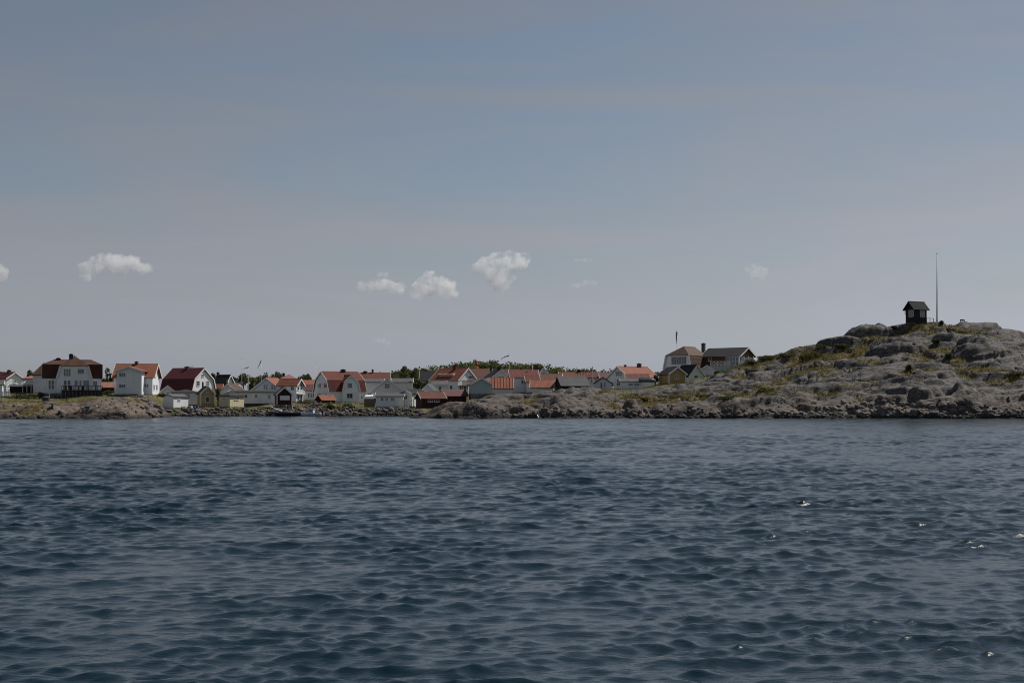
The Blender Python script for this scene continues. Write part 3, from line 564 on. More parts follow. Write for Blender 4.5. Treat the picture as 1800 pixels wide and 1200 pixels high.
# ------------------------------------------------------------------ house builder
def loft(stations, apex=None, low=()):
    """stations: list of closed loops of equal length; quads beside a lowered apex are split along the hip line"""
    V, F = [], []; n = len(stations[0])
    for st in stations: V += st
    for i in range(len(stations) - 1):
        for j in range(n):
            k = (j + 1) % n; a0, b0, a1, b1 = i * n + j, i * n + k, (i + 1) * n + j, (i + 1) * n + k
            if apex is not None and (i in low or i + 1 in low) and (j in apex or k in apex):
                f0 = i in low
                if k in apex: F += [(a0, b0, b1), (a0, b1, a1)] if f0 else [(a1, b1, b0), (a1, b0, a0)]
                else: F += [(b0, a1, a0), (b0, b1, a1)] if f0 else [(b1, a0, a1), (b1, b0, a0)]
            else: F.append((a0, b0, b1, a1))
    F.append(tuple(range(n))); F.append(tuple((len(stations) - 1) * n + j for j in range(n)))
    return V, F
def offset_line(pts, t):
    out = []
    for i, p in enumerate(pts):
        ns = []
        for a, b in ((i - 1, i), (i, i + 1)):
            if a >= 0 and b < len(pts):
                dx, dz = pts[b][0] - pts[a][0], pts[b][1] - pts[a][1]; l = math.hypot(dx, dz); ns.append((-dz / l, dx / l))
        nx, nz = sum(v[0] for v in ns), sum(v[1] for v in ns); l = math.hypot(nx, nz); nx, nz = nx / l, nz / l
        cs = max(.5, nx * ns[0][0] + nz * ns[0][1]); out.append((p[0] + nx * t / cs, p[1] + nz * t / cs))
    return out
DOORS = {'door': BLUEP, 'wdoor': TRIM, 'bdoor': TIMBER}
def opening(root, M, f, w, face, x0, z0, x1, z1):
    """window, door, panel or balcony on face a (y=0) or b (x=W); local rectangle x0..x1, z0..z1 along the face"""
    if face == 'a': Mf = Matrix.Identity(4)
    else: Mf = Matrix.Translation((f.W, 0, 0)) @ Matrix.Rotation(R(90), 4, 'Z')
    B = M @ Mf; W_, H_ = x1 - x0, z1 - z0
    if w[5] == 'panel':
        mk('shutter_panel', *boxes([(x0, -.05, z0, x1, .02, z1)]), w[6], root, B); return
    if w[5] == 'balc':
        dp = w[7]
        fl = mk('balcony', *boxes([(x0, -dp, z0 - .14, x1, .0, z0)]), w[6], root, B)
        mk('rail', *boxes([(x0, -dp, z1 - .1, x1, -dp + .1, z1), (x0, -dp, z1 - .1, x0 + .1, -.02, z1), (x1 - .1, -dp, z1 - .1, x1, -.02, z1)]), w[6], fl)
        n = max(3, int(W_ / .28))
        for i in range(n):
            xx = x0 + .05 + (W_ - .1) * i / (n - 1); mk('baluster', *boxes([(xx - .085, -dp + .02, z0, xx + .085, -dp + .06, z1 - .1)]), w[6], fl)
        return
    kind = w[7] if len(w) > 7 else 'window'; nx, nz = w[5], w[6]; fr = min(.075, W_ * .12)
    bs = [(x0, -.06, z0, x0 + fr, .03, z1), (x1 - fr, -.06, z0, x1, .03, z1), (x0 + fr, -.06, z0, x1 - fr, .03, z0 + fr), (x0 + fr, -.06, z1 - fr, x1 - fr, .03, z1)]
    if kind in DOORS:
        o = mk('door', *boxes(bs), TRIM, root, B)
        mk('door_leaf', *boxes([(x0 + fr, -.03, z0 + fr, x1 - fr, .02, z1 - fr)]), DOORS[kind], o)
        mk('handle', *boxes([(x1 - fr - .14, -.09, z0 + H_ * .45, x1 - fr - .08, -.031, z0 + H_ * .5)]), METAL, o); return
    bs.append((x0 - .05, -.12, z0 - .05, x1 + .05, -.002, z0 - .003))
    o = mk('window', *boxes(bs), TRIM, root, B)
    iw, ih, mu = W_ - 2 * fr, H_ - 2 * fr, .06; g = GLASSC if (w[1] * 7 + w[2] * 3) % 5 < 1.6 else GLASS
    for i in range(nx):
        for j in range(nz):
            a0, c0 = x0 + fr + iw * i / nx, z0 + fr + ih * j / nz; a1, c1 = x0 + fr + iw * (i + 1) / nx, z0 + fr + ih * (j + 1) / nz
            mk('pane', *boxes([(a0 + (mu / 2 if i else 0), -.012, c0 + (mu / 2 if j else 0), a1 - (mu / 2 if i < nx - 1 else 0), .01, c1 - (mu / 2 if j < nz - 1 else 0))]), g, o)
    mb = [(x0 + fr + iw * i / nx - mu / 2, -.045, z0 + fr, x0 + fr + iw * i / nx + mu / 2, .005, z1 - fr) for i in range(1, nx)] 
    for b in mb: mk('mullion', *boxes([b]), TRIM, o)
    for j in range(1, nz): mk('glazing_bar', *boxes([(x0 + fr, -.04, z0 + fr + ih * j / nz - mu / 2, x1 - fr, .004, z0 + fr + ih * j / nz + mu / 2)]), TRIM, o)
def volume(root, Mroot, d, f):
    M = Mroot.inverted() @ f.M; ax = d.get('ax', 'x'); rt = d.get('rt', 'gable'); oh = d.get('oh', .35); W_, L_, hh, r = f.W, f.L, f.h, f.r
    span, ln = (L_, W_) if ax == 'x' else (W_, L_)
    pt = (lambda s, u, z: (s, u, z)) if ax == 'x' else (lambda s, u, z: (u, s, z))
    wall, roof = d.get('wall', WHITE), d.get('roof', REDT); T = .16
    if d.get('found', 1.2) > 0: mk('foundation', *boxes([(-.04, -.04, -d.get('found', 1.2), W_ + .04, L_ + .04, .02)]), d.get('fmat', FOUND), root, M)
    if rt == 'hip':
        mk('wall', *boxes([(0, 0, .021, W_, L_, hh)]), wall, root, M)
        e = min(W_, L_) / 2; o = oh; zb = hh - r * o / e * .5
        rid = [(e, L_ / 2), (W_ - e, L_ / 2)] if W_ >= L_ else [(W_ / 2, e), (W_ / 2, L_ - e)]
        c4 = [(-o, -o), (W_ + o, -o), (W_ + o, L_ + o), (-o, L_ + o)]
        V = [(x, y, zb) for x, y in c4] + [(x, y, zb + T) for x, y in c4] + [(x, y, hh + r) for x, y in rid]
        F = [(0, 1, 2, 3)] + [(i, (i + 1) % 4, 4 + (i + 1) % 4, 4 + i) for i in range(4)]
        F += [(4, 5, 9, 8), (5, 6, 9), (6, 7, 8, 9), (7, 4, 8)] if W_ >= L_ else [(4, 5, 8), (5, 6, 9, 8), (6, 7, 9), (7, 4, 8, 9)]
        mk('roof', V, F, roof, root, M); sec = None
    else:
        if rt == 'gable': sec = [(0, hh), (span / 2, hh + r), (span, hh)]
        elif rt == 'gambrel':
            k1, k2 = d.get('k1', .15), d.get('k2', .55); sec = [(0, hh), (span * k1, hh + r * k2), (span / 2, hh + r), (span * (1 - k1), hh + r * k2), (span, hh)]
        else: sec = [(0, hh), (span, hh + r)]
        hip = d.get('hip', 0); hip2 = d.get('hip2', 0); na = len(sec) // 2
        def lowered(s): return [(u, (sec[na - 1][1] if i == na else z)) for i, (u, z) in enumerate(s)] if hip else s
        sts = [(0, lowered(sec))] + ([(hip, sec)] if hip else []) + ([(ln - hip2, sec), (ln, lowered(sec))] if hip2 else [(ln, sec)])
        loops = [[pt(s, 0, .021)] + [pt(s, u, z) for u, z in ss] + [pt(s, span, .021)] for s, ss in sts]
        V, F = loft(loops, [na + 1] if hip else None, ((0, 3) if hip2 else (0,)) if hip else ()); mk('wall', V, F, wall, root, M)
        # roof shell: eaves drawn out along the slope, verges past the gables
        ext = list(sec)
        (u0, z0), (u1, z1) = sec[0], sec[1]; l = math.hypot(u1 - u0, z1 - z0); eo = oh if rt != 'gambrel' else .18; ext[0] = (u0 - (u1 - u0) / l * eo, z0 - (z1 - z0) / l * eo)
        (u0, z0), (u1, z1) = sec[-1], sec[-2]; l = math.hypot(u1 - u0, z1 - z0); ext[-1] = (u0 - (u1 - u0) / l * eo, z0 - (z1 - z0) / l * eo)
        ext = [(u, z + .012) for u, z in ext]
        def ring(s, low):
            base = ext
            inn = base; out = offset_line(base, T)
            if low:
                inn = [(u, inn[na - 1][1] if i == na else z) for i, (u, z) in enumerate(inn)]; out = [(u, out[na - 1][1] if i == na else z) for i, (u, z) in enumerate(out)]
            return [pt(s, u, z) for u, z in out] + [pt(s, u, z) for u, z in inn[::-1]]
        rs = [ring(-oh, bool(hip))] + ([ring(hip, False)] if hip else []) + ([ring(ln - hip2, False), ring(ln + oh, True)] if hip2 else [ring(ln + oh, False)])
        n = len(ext); V, F = loft(rs, [na, 2 * n - 1 - na] if hip else None, ((0, 3) if hip2 else (0,)) if hip else ())
        ro = mk('roof', V, F, roof, root, M)
        out = offset_line(ext, T)
        if rt != 'shed' and not d.get('noridge'):
            u, z = out[na]; s0 = hip if hip else -oh
            mk('ridge_cap', [pt(s, u + a, z + b) for s in (s0, ln - hip2 if hip2 else ln + oh + .02) for a, b in ((-.16, -.1), (0, .05), (.16, -.1))], [(0, 1, 4, 3), (1, 2, 5, 4), (2, 0, 3, 5), (0, 1, 2), (3, 4, 5)], roof, ro)
        if d.get('ribs'):
            (u0, z0), (u1, z1) = out[0], out[1]; k = int(ln / .55)
            for i in range(k + 1):
                s = -oh + .1 + (ln + 2 * oh - .2) * i / k; mk('sheet_rib', *bars([(pt(s, u0, z0 + .02), pt(s, u1, z1 + .02))], .16), roof, ro)
        if d.get('barge', True):
            for s, lowf in ((-oh - .035, bool(hip)), (ln + oh + .035, bool(hip2))):
                for i in range(n - 1):
                    (u0, z0), (u1, z1) = out[i], out[i + 1]
                    if lowf and (i == na or i + 1 == na): continue
                    dx, dz = u1 - u0, z1 - z0; l = math.hypot(dx, dz); nx_, nz_ = -dz / l, dx / l; q = .03; w_ = .26
                    P = [(u0 + nx_ * q, z0 + nz_ * q), (u1 + nx_ * q, z1 + nz_ * q), (u1 - nx_ * w_, z1 - nz_ * w_), (u0 - nx_ * w_, z0 - nz_ * w_)]
                    mk('barge_board', [pt(s - .03, u, z) for u, z in P] + [pt(s + .03, u, z) for u, z in P], BF, d.get('trim', TRIM), root, M)
    if d.get('corners'):
        for x, y in ((0, 0), (W_, 0), (W_, L_)): mk('corner_board', *boxes([(x - .09, y - .09, .03, x + .09, y + .09, hh - .02)]), TRIM, root, M)
    for ch in d.get('chim', []):
        x0, x1, yt, yb = ch[:4]; mat = ch[4] if len(ch) > 4 else BRICK
        if ax == 'y' and abs(d['th']) > 20 and len(ch) < 6:
            (v0, Y0), (v1, Y1) = hit_b(f, x0, -W_ / 2), hit_b(f, x1, -W_ / 2); cx, cy, Yc = W_ / 2, (v0 + v1) / 2, (Y0 + Y1) / 2
        else:
            dep = ch[5] if len(ch) > 5 else L_ / 2; (v0, Y0), (v1, Y1) = hit_a(f, x0, dep), hit_a(f, x1, dep); cx, cy, Yc = (v0 + v1) / 2, dep, (Y0 + Y1) / 2
        wd = (x1 - x0) * Yc / FPX / 2 * (.86 if abs(d['th']) > 20 else 1); zt = zp(yt, Yc) - f.z0; zb = zp(yb, Yc) - f.z0 - .9; wy = min(wd, .5)
        co = mk('chimney', *boxes([(cx - wd * .86, cy - wy, zb, cx + wd * .86, cy + wy, zt - .12)]), mat, root, M)
        mk('chimney_cap', *boxes([(cx - wd, cy - wy * 1.16, zt - .22, cx + wd, cy + wy * 1.16, zt - .06)]), mat, co)
        mk('flue', *boxes([(cx - wd * .45, cy - wy * .45, zt - .06, cx + wd * .45, cy + wy * .45, zt + .05)]), DARK, co)
    for w in d.get('win', []):
        hf = hit_a if w[0] == 'a' else hit_b; off = 0
        (v0, Y0), (v1, Y1) = hf(f, w[1]), hf(f, w[3]); Ym = (Y0 + Y1) / 2
        opening(root, M, f, w, w[0], v0, zp(w[4], Ym) - f.z0, v1, zp(w[2], Ym) - f.z0)
HOUSES = {}
for d in SPECS:
    f = frame(d); root = empty(d['name'], f.M, d['label'], d.get('cat', 'house'), 'buildings of the island village')
    volume(root, f.M, d, f); HOUSES[d['label']] = (root, f, d)
    for e in d['subs']: volume(root, f.M, e, frame(e))

# ---- extras that belong to single houses (world-space pieces turned into the house's frame)
def piece(root, name, V, F, mat, parent=None):
    inv = (root.matrix_basis).inverted(); return mk(name, [tuple(inv @ Vector(v)) for v in V], F, mat, parent or root)
def railing(root, a, b, hgt, n, mat, cross=True, w=.09):
    a, b = Vector(a), Vector(b); up = Vector((0, 0, hgt))
    rl = piece(root, 'railing', *bars([(a + up, b + up), (a + up * .12, b + up * .12)], w), mat)
    for i in range(n + 1):
        p = a.lerp(b, i / n); piece(root, 'post', *bars([(p, p + up)], w * 1.1), mat, rl)
        if cross and i < n:
            q = a.lerp(b, (i + 1) / n)
            piece(root, 'cross_brace', *bars([(p + up * .12, q + up), (p + up, q + up * .12)], w * .8), mat, rl)
    return rl
def house(part):
    for k, v in HOUSES.items():
        if part in k: return v
# deck before the brown-roofed house
r0, f0, _ = house('hipped centre gable')
def loc(f, x, y, z): return f.M @ Vector((x, y, z))
xa, xb = hit_a(f0, 109)[0], hit_a(f0, 180)[0]
Md = f0.M
def dk(name, bs, mat, parent=None): return piece(r0, name, *[([tuple(Md @ Vector(v)) for v in boxes(bs)[0]]), boxes(bs)[1]], mat, parent)
deck = dk('deck', [(xa, -4.9, .35, xb, -.05, .6)], DARK)
nb = 12
for i in range(nb): dk('deck_post', [(xa + (xb - xa) * i / (nb - 1) - .07, -4.8, -1.4, xa + (xb - xa) * i / (nb - 1) + .07, -4.6, .35)], TIMBER, deck)
dk('deck_skirt', [(xa + .1, -4.5, -1.6, xb - .1, -4.42, .34)], DFOUND, deck)
rl = dk('railing', [(xa, -4.88, 1.45, xb, -4.8, 1.55), (xa, -4.86, .68, xb, -4.82, .73)], DARK)
for i in range(22): dk('post', [(xa + (xb - xa) * i / 21 - .04, -4.87, .6, xa + (xb - xa) * i / 21 + .04, -4.81, 1.45)], TRIM if i % 5 == 3 else DARK, rl)
for i, x in enumerate((.10, .22, .4, .52, .63, .85)):
    xx = xa + (xb - xa) * x
    for part in ([(xx - .25, -4.2, .6, xx + .25, -3.7, 1.0)], [(xx - .25, -3.72, 1.0, xx + .25, -3.66, 1.5)]): dk('deck_seat', part, DARK if i % 2 else TIMBER, deck)
# lattice balcony at the left edge
r1, f1, _ = house('lattice balcony')
a, b = P3(4.5, 697, 290), P3(17, 697, 290)
piece(r1, 'balcony_floor', *boxes([(a.x, 289.7, a.z - .25, b.x, 293, a.z)]), DARK)
railing(r1, a, b, 1.05, 3, TRIM)
for p in (P3(5.5, 697, 290), P3(16, 697, 290)): piece(r1, 'stilt', *bars([((p.x, 290, a.z - .2), (p.x, 290, 1.2))], .18), DARK)
# antenna on the red gambrel house
r2, f2, _ = house('tall dark red gambrel')
p = P3(331, 650, 325); q = P3(341, 643.5, 325)
an = piece(r2, 'antenna', *bars([(p, P3(333, 645, 325)), (P3(333, 647, 325), q)], .06), METAL)
for i in range(4): c = P3(334 + 1.8 * i, 646.3 - 1.0 * i, 325); piece(r2, 'antenna_rod', *bars([(c - Vector((0, .5, .25)), c + Vector((0, .5, .25)))], .035), METAL, an)
# posts below the wooden balcony, terrace of the villa, platform on the long roof
r3, f3, _ = house('shed dormer')
for px in (805, 813, 822): p = P3(px, 677, 326.5); piece(r3, 'balcony_post', *bars([((p.x, 326.2, p.z), (p.x, 326.2, p.z - 2.2))], .16), TIMBER)
r4, f4, _ = house('panoramic')
a, b = P3(1249, 643, 327), P3(1286, 643, 327); c, e = P3(1297, 643, 327), P3(1311, 643, 327)
piece(r4, 'terrace', *boxes([(a.x, 327, a.z - 2.6, e.x, 334, a.z)]), BLUEG)
railing(r4, a, b, 1.05, 6, TRIM); railing(r4, b, c, 1.05, 1, TRIM, False); railing(r4, c, e, 1.05, 2, TRIM)
for px in (1300, 1308, 1316, 1324): p = P3(px, 640, 331); piece(r4, 'porch_post', *bars([((p.x, 331, p.z - .6), (p.x, 331, p.z + 1.9))], .16), TRIM)
r5, f5, _ = house('rooftop platform')
p = P3(1014, 652, 352)
pf = piece(r5, 'roof_platform', *boxes([(p.x, 351, p.z, p.x + 2.3, 353, p.z + .18)]), DARK)
for i in range(4): piece(r5, 'platform_post', *bars([((p.x + .1 + .7 * i, 351.1, p.z - 1), (p.x + .1 + .7 * i, 351.1, p.z + .45))], .12), DARK, pf)
# stone piers under the boathouse, terrace rail and life ring at the lookout hut
r6, f6, _ = house('stone piers')
for px in (488.5, 500, 510): p = P3(px, 712, 295.7); piece(r6, 'stone_pier', *boxes([(p.x - .45, 295.3, p.z - 1.9, p.x + .45, 296.4, p.z + .1)]), FOUND)
r7, f7, _ = house('lookout hut')
pa, pb = f7.M @ Vector((f7.W + 1.0, .6, 0)), f7.M @ Vector((f7.W + 1.0, f7.L + .9, 0))
piece(r7, 'deck', *[[tuple(f7.M @ Vector(v)) for v in boxes([(f7.W, .4, -.9, f7.W + 1.1, f7.L + .9, -.02)])[0]], BF], DARK)
railing(r7, pa, pb, .95, 4, DARK, False)
ring_c = f7.M @ Vector((-.1, .35, 2.2))
V, F = [], []
for i in range(16):
    for j in range(6):
        A_, B_ = 2 * math.pi * i / 16, 2 * math.pi * j / 6; rr = .3 + .07 * math.cos(B_); V.append((ring_c.x - .1, ring_c.y + rr * math.cos(A_) , ring_c.z + rr * math.sin(A_)) if False else (ring_c.x + rr * math.cos(A_) * .8 - .15, ring_c.y - .07 * math.sin(B_) - .1, ring_c.z + rr * math.sin(A_)))
for i in range(16):
    for j in range(6): F.append((i * 6 + j, ((i + 1) % 16) * 6 + j, ((i + 1) % 16) * 6 + (j + 1) % 6, i * 6 + (j + 1) % 6))
lb = mk('lifebuoy', V, F, REDP, None, None, True); tag(lb, 'red lifebuoy hanging on the left wall of the lookout hut', 'lifebuoy')

# ------------------------------------------------------------------ stones of the shore
def stone_mesh(seed, flat):
    bm = bmesh.new(); bmesh.ops.create_icosphere(bm, subdivisions=2, radius=1.0); r = random.Random(seed)
    cuts = [(Vector((r.uniform(-1, 1), r.uniform(-1, 1), r.uniform(-1, 1))).normalized(), r.uniform(.62, .9)) for _ in range(9)]
    for v in bm.verts:
        for n, dd in cuts:
            k = v.co.dot(n)
            if k > dd: v.co -= n * (k - dd) * .9
        v.co *= r.uniform(.95, 1.05); v.co.z *= flat
    me = bpy.data.meshes.new('boulder'); bm.to_mesh(me); bm.free(); me.materials.append(STONE)
    return me
STM = [stone_mesh(i, f) for i, f in enumerate((.62, .75, .55, .85, .68, .72))]
def put_stone(parent, x, y, z, s):
    o = link('boulder', rnd.choice(STM), parent); o.location = (x, y, z); o.rotation_euler = (rnd.uniform(-.4, .4), rnd.uniform(-.4, .4), rnd.uniform(0, 6.28)); o.scale = (s * rnd.uniform(.85, 1.35), s * rnd.uniform(.7, 1.0), s * rnd.uniform(.75, 1.1))
def rubble(name, parent, pts):
    """small stones beyond the counted ones, joined"""
    vs, fs, n = [], [], 0
    src = []
    for me in STM:
        c = np.empty(len(me.vertices) * 3, np.float32); me.vertices.foreach_get('co', c); t = np.array([p.vertices[:] for p in me.polygons]); src.append((c.reshape(-1, 3), t))
    for x, y, z, s in pts:
        c, t = rnd.choice(src); a = rnd.uniform(0, 6.28); ca, sa = math.cos(a), math.sin(a); q = c * s * np.array([rnd.uniform(.8, 1.3), rnd.uniform(.7, 1), rnd.uniform(.7, 1.1)])
        q = np.stack([q[:, 0] * ca - q[:, 1] * sa, q[:, 0] * sa + q[:, 1] * ca, q[:, 2]], 1) + np.array([x, y, z]); vs.append(q); fs.append(t + n); n += len(q)
    o = link(name, mesh_np(name, np.concatenate(vs), np.concatenate(fs), STONE), parent); o['kind'] = 'stuff'; return o
# boulder beach under the hill, and loose blocks along the headland's edge
N = 0; small = []
def try_stone(px, py, s_px, parent, grids, mode):
    c = hit(px, py, grids=grids)
    if c is None: return False
    s = s_px * c.y / FPX / 2
    if mode: put_stone(parent, c.x, c.y + s * .5, c.z + s * .15, s)
    else: small.append((c.x, c.y + s * .4, c.z + s * .1, s))
    return True
while N < 175:
    px = rnd.gauss(1585, 62); py = 735 - abs(rnd.gauss(0, 13)) - 1
    if py < 690: continue
    N += try_stone(px, py, rnd.choice((9, 11, 12, 14, 16, 20)), headland_rock, (HEAD,), True)
N = 0
while N < 110:
    px = rnd.uniform(900, 1800); py = 735 - abs(rnd.gauss(0, 9)); N += try_stone(px, py, rnd.choice((8, 9, 10, 11, 13, 16)), headland_rock, (HEAD,), True)
for k in range(1100):
    px = rnd.gauss(1580, 95) if k % 2 else rnd.uniform(820, 1800); py = 735 - abs(rnd.gauss(0, 10)); try_stone(px, py, rnd.uniform(3.5, 7.5), None, (HEAD,), False)
for k in range(90): try_stone(rnd.uniform(1000, 1800), rnd.uniform(600, 720), rnd.uniform(3, 7), None, (HEAD,), False)
rubble('small_stones', headland_rock, small); small = []
# rip-rap along the cove
N = 0
while N < 240:
    px = rnd.uniform(256, 742); D = rnd.uniform(287.5, 293.0); x = kx(px) * D; s = rnd.uniform(.38, .78); N += 1
    put_stone(village_ground, x, D, float(VILL.at(x, D)) + s * rnd.uniform(.0, .35), s)
for k in range(1300):
    px = rnd.uniform(254, 745); D = rnd.uniform(287, 293.6); x = kx(px) * D; s = rnd.uniform(.15, .38); small.append((x, D, float(VILL.at(x, D)) + s * .3, s))
for k in range(200):
    c = P3(rnd.gauss(540, 14), 700, rnd.uniform(297, 304)); s = rnd.uniform(.2, .5); small.append((c.x, c.y, float(VILL.at(c.x, c.y)) + s * .4, s))
rubble('small_stones', village_ground, small); small = []
N = 0
while N < 16: N += try_stone(rnd.uniform(-5, 262), 737 - abs(rnd.gauss(0, 8)), rnd.choice((8, 10, 12, 15)), left_rock, (LEFT,), True)
for k in range(60): try_stone(rnd.uniform(-5, 275), rnd.uniform(700, 737), rnd.uniform(3, 6), None, (LEFT,), False)
for k in range(60):
    px = rnd.uniform(246, 286); D = rnd.uniform(246, 292); x = kx(px) * D; z = ground(x, D)
    if z > -.4: s = rnd.uniform(.5, 1.15); put_stone(left_rock, x, D, z + s * .2, s)
rubble('small_stones', left_rock, small)

# ------------------------------------------------------------------ vegetation
def leaf_material(name, a, b):
    t = NT(name); w = t.coord('World'); n = t.noise(w, .9, 3, .6); at = t.node('ShaderNodeAttribute', attribute_name='tone'); c = t.mix(at.outputs['Fac'], a, b)
    c = t.mix(1.0, c, t.ramp(n, [(.3, .75), (.7, 1.15)]), 'MULTIPLY')
    m = t.fin(c, .7, None, .2); tr = t.node('ShaderNodeBsdfTranslucent'); t.lk(c, tr.inputs[0]); mx = t.node('ShaderNodeMixShader'); mx.inputs[0].default_value = .38
    t.lk(t.b.outputs[0], mx.inputs[1]); t.lk(tr.outputs[0], mx.inputs[2]); t.lk(mx.outputs[0], t.n['Material Output'].inputs[0]); return m
LEAF = leaf_material('broad_leaves', (.075, .09, .034), (.165, .17, .066)); LEAFD = leaf_material('dark_leaves', (.045, .058, .026), (.105, .118, .05)); LEAFO = leaf_material('olive_shrub_leaves', (.05, .055, .016), (.13, .125, .04)); STRAW = leaf_material('grass_blades', (.062, .062, .018), (.24, .172, .066))
nr = np.random.RandomState(21)
def leaf_quads(cen, size, nrm_out=None):
    """one quad per centre, random tilt"""
    n = len(cen); a = nr.normal(size=(n, 3)); a /= np.linalg.norm(a, axis=1)[:, None]; b = nr.normal(size=(n, 3)); b -= a * (a * b).sum(1)[:, None]; b /= np.linalg.norm(b, axis=1)[:, None]
    s = (size * nr.uniform(.6, 1.3, n))[:, None]; V = np.stack([cen - a * s, cen - b * s * .6, cen + a * s, cen + b * s * .6], 1).reshape(-1, 3)
    return V, np.arange(n * 4).reshape(n, 4)
def crown_pts(n, lobes):
    out = []; per = max(1, n // len(lobes))
    for c, rad in lobes:
        v = nr.normal(size=(per, 3)); v /= np.linalg.norm(v, axis=1)[:, None]; v *= (nr.uniform(.25, 1.0, per) ** .45)[:, None]; out.append(np.array(c) + v * np.array(rad))
    return np.concatenate(out)
def tree(name, label, px, top, base, D, wpx, kind='broad', cat='tree', group='trees of the village', n=1300):
    p = P3(px, base, D); x, y = p.x, p.y; gz = max(ground(x, y), float(HG.at(x, y)) if y > 405 else -50); z0 = gz if gz > -10 else p.z
    H = zp(top, D) - z0; w = wpx * D / FPX / 2; root = empty(name, Matrix.Translation((x, y, z0)), label, cat, group)
    lob = []
    if kind == 'pine':
        for i in range(9): q = i / 8; lob.append(((rnd.uniform(-.35, .35) * w * (1 - q * .5), rnd.uniform(-.3, .3) * w, H * (.35 + .6 * q)), (w * (1.0 - .75 * q) * rnd.uniform(.7, 1.1), w * (1 - .7 * q), H * .07)))
    else:
        for i in range(11):
            a = rnd.uniform(0, 6.28); q = rnd.uniform(0, 1); rr = w * .62 * math.sqrt(rnd.random()); lob.append(((rr * math.cos(a), rr * math.sin(a), H * (.42 + .42 * q)), (w * rnd.uniform(.3, .5), w * rnd.uniform(.3, .5), H * rnd.uniform(.12, .19))))
        lob.append(((0, 0, H * .85), (w * .35, w * .35, H * .15)))
    C = crown_pts(n, lob); V, F = leaf_quads(C, .21); me = mesh_np('crown', V, F, LEAFD if kind in ('pine', 'dark') else LEAF); attr(me, 'tone', np.repeat(nr.uniform(0, 1, len(C)), 4)); link('crown', me, root)
    segs = [((0, 0, -.5), (0.1, 0, H * .5)), ((.1, 0, H * .5), (0, .1, H * .82))]; V, F = [], []
    tp = lathe([(.02 * H + .08, -.5), (.014 * H + .06, H * .3), (.01 * H + .04, H * .55), (.02, H * .85)], 7); mk('trunk', *tp, BARK, root, None, True)
    for i in range(4):
        l = lob[rnd.randrange(len(lob))]; mk('limb', *bars([((0, 0, H * rnd.uniform(.25, .45)), l[0])], .1), BARK, root)
    return root
def shrub(label, px, py, wpx, hpx, kind=LEAFO, n=420, D=None, name='shrub'):
    c = hit(px, py) if D is None else None
    if c is None: D = D or 300; x, y = kx(px) * D, D; c = Vector((x, y, ground(x, y)))
    w = wpx * c.y / FPX / 2; H = hpx * c.y / FPX; root = empty(name, Matrix.Translation((c.x, c.y + w * .3, c.z - .1)), label, 'shrub', 'shrubs among rocks and houses')
    lob = []
    for i in range(8): a = rnd.uniform(0, 6.28); rr = w * .65 * math.sqrt(rnd.random()); lob.append(((rr * math.cos(a), rr * math.sin(a) * .7, H * rnd.uniform(.25, .6)), (w * .38, w * .34, H * rnd.uniform(.28, .42))))
    C = crown_pts(n, lob); V, F = leaf_quads(C, .17); me = mesh_np('foliage', V, F, kind); attr(me, 'tone', np.repeat(nr.uniform(0, 1, len(C)), 4)); link('foliage', me, root)
    for i in range(3): mk('stem', *bars([((0, 0, -.1), lob[i][0])], .06), BARK, root)
T = tree
T('broad_tree', 'dark leafy tree between the brown-roofed house and the boxy white house', 189, 645, 690, 338, 28, 'dark', n=1500)
T('broad_tree', 'dark treetops at the far left behind the dark red roof', 4, 652, 690, 380, 26, 'dark'); T('broad_tree', 'small dark tree showing above the pink hip roof', 52, 649, 690, 370, 18, 'dark')
T('broad_tree', 'small green tree wedged between the yellow shed and the cream hut', 383, 681, 708, 312, 14, n=700)
for px, top, w, lb in ((374, 655, 20, 'dark tree behind the red gambrel house gable'), (411, 661, 26, 'round tree right of the stout dark chimney'), (428, 655, 30, 'tree behind the leftmost thin flagpole'), (443, 662, 24, 'low tree behind the second flagpole with a limp pennant'), (457, 659, 24, 'tree left of the flagpole with drooping pennant'), (467, 654, 26, 'taller tree above the orange gable roof'), (481, 657, 24, 'tree touching the left side of the pale hip roof'),
                       (490, 653, 18, 'bushy treetop above the chimney of the pale hip roof'), (531, 660, 22, 'tree right of the pale hip roof'), (541, 656, 24, 'dark round tree left of the thin pole'), (398, 668, 20, 'low tree behind the white-capped chimney')):
    T('broad_tree', lb, px, top, 692, 385 + (px * 7) % 20, w, 'dark' if 'dark' in lb else 'broad')
T('pine_tree', 'dark windswept pine on the skyline above the grey flat-roofed house', 711, 643.5, 688, 425, 34, 'pine', n=1500); T('pine_tree', 'second dark pine right of the windswept one', 728, 647, 688, 428, 34, 'pine', n=1300); T('pine_tree', 'low dark pine left of the blue-black roof', 746, 650, 688, 426, 30, 'pine', n=1200)
T('broad_tree', 'light green tree below the pine, right of the red chimneys', 694, 658, 690, 410, 30); T('broad_tree', 'dark green tree filling the gap under the blue-black roof', 735, 664, 690, 376, 30, 'dark'); T('broad_tree', 'green tree between grey house flue and balcony house', 752, 668, 692, 350, 22)
T('broad_tree', 'dark bushy tree left of the yellow cottage', 1152, 659, 678, 303, 15, 'dark', n=800)
shrub('large rounded bush on the grass before the white gambrel house', 617, 712, 40, 17, LEAFD, 1500, 300); shrub('olive bush left of the small orange roof shed', 596, 712, 26, 12, LEAFO, 700, 299); shrub('bush covering the small orange-roofed shed', 582, 709, 30, 14, LEAFO, 800, 300); shrub('low bush right of the large rounded one', 645, 713, 26, 9, LEAFO, 500, 299)
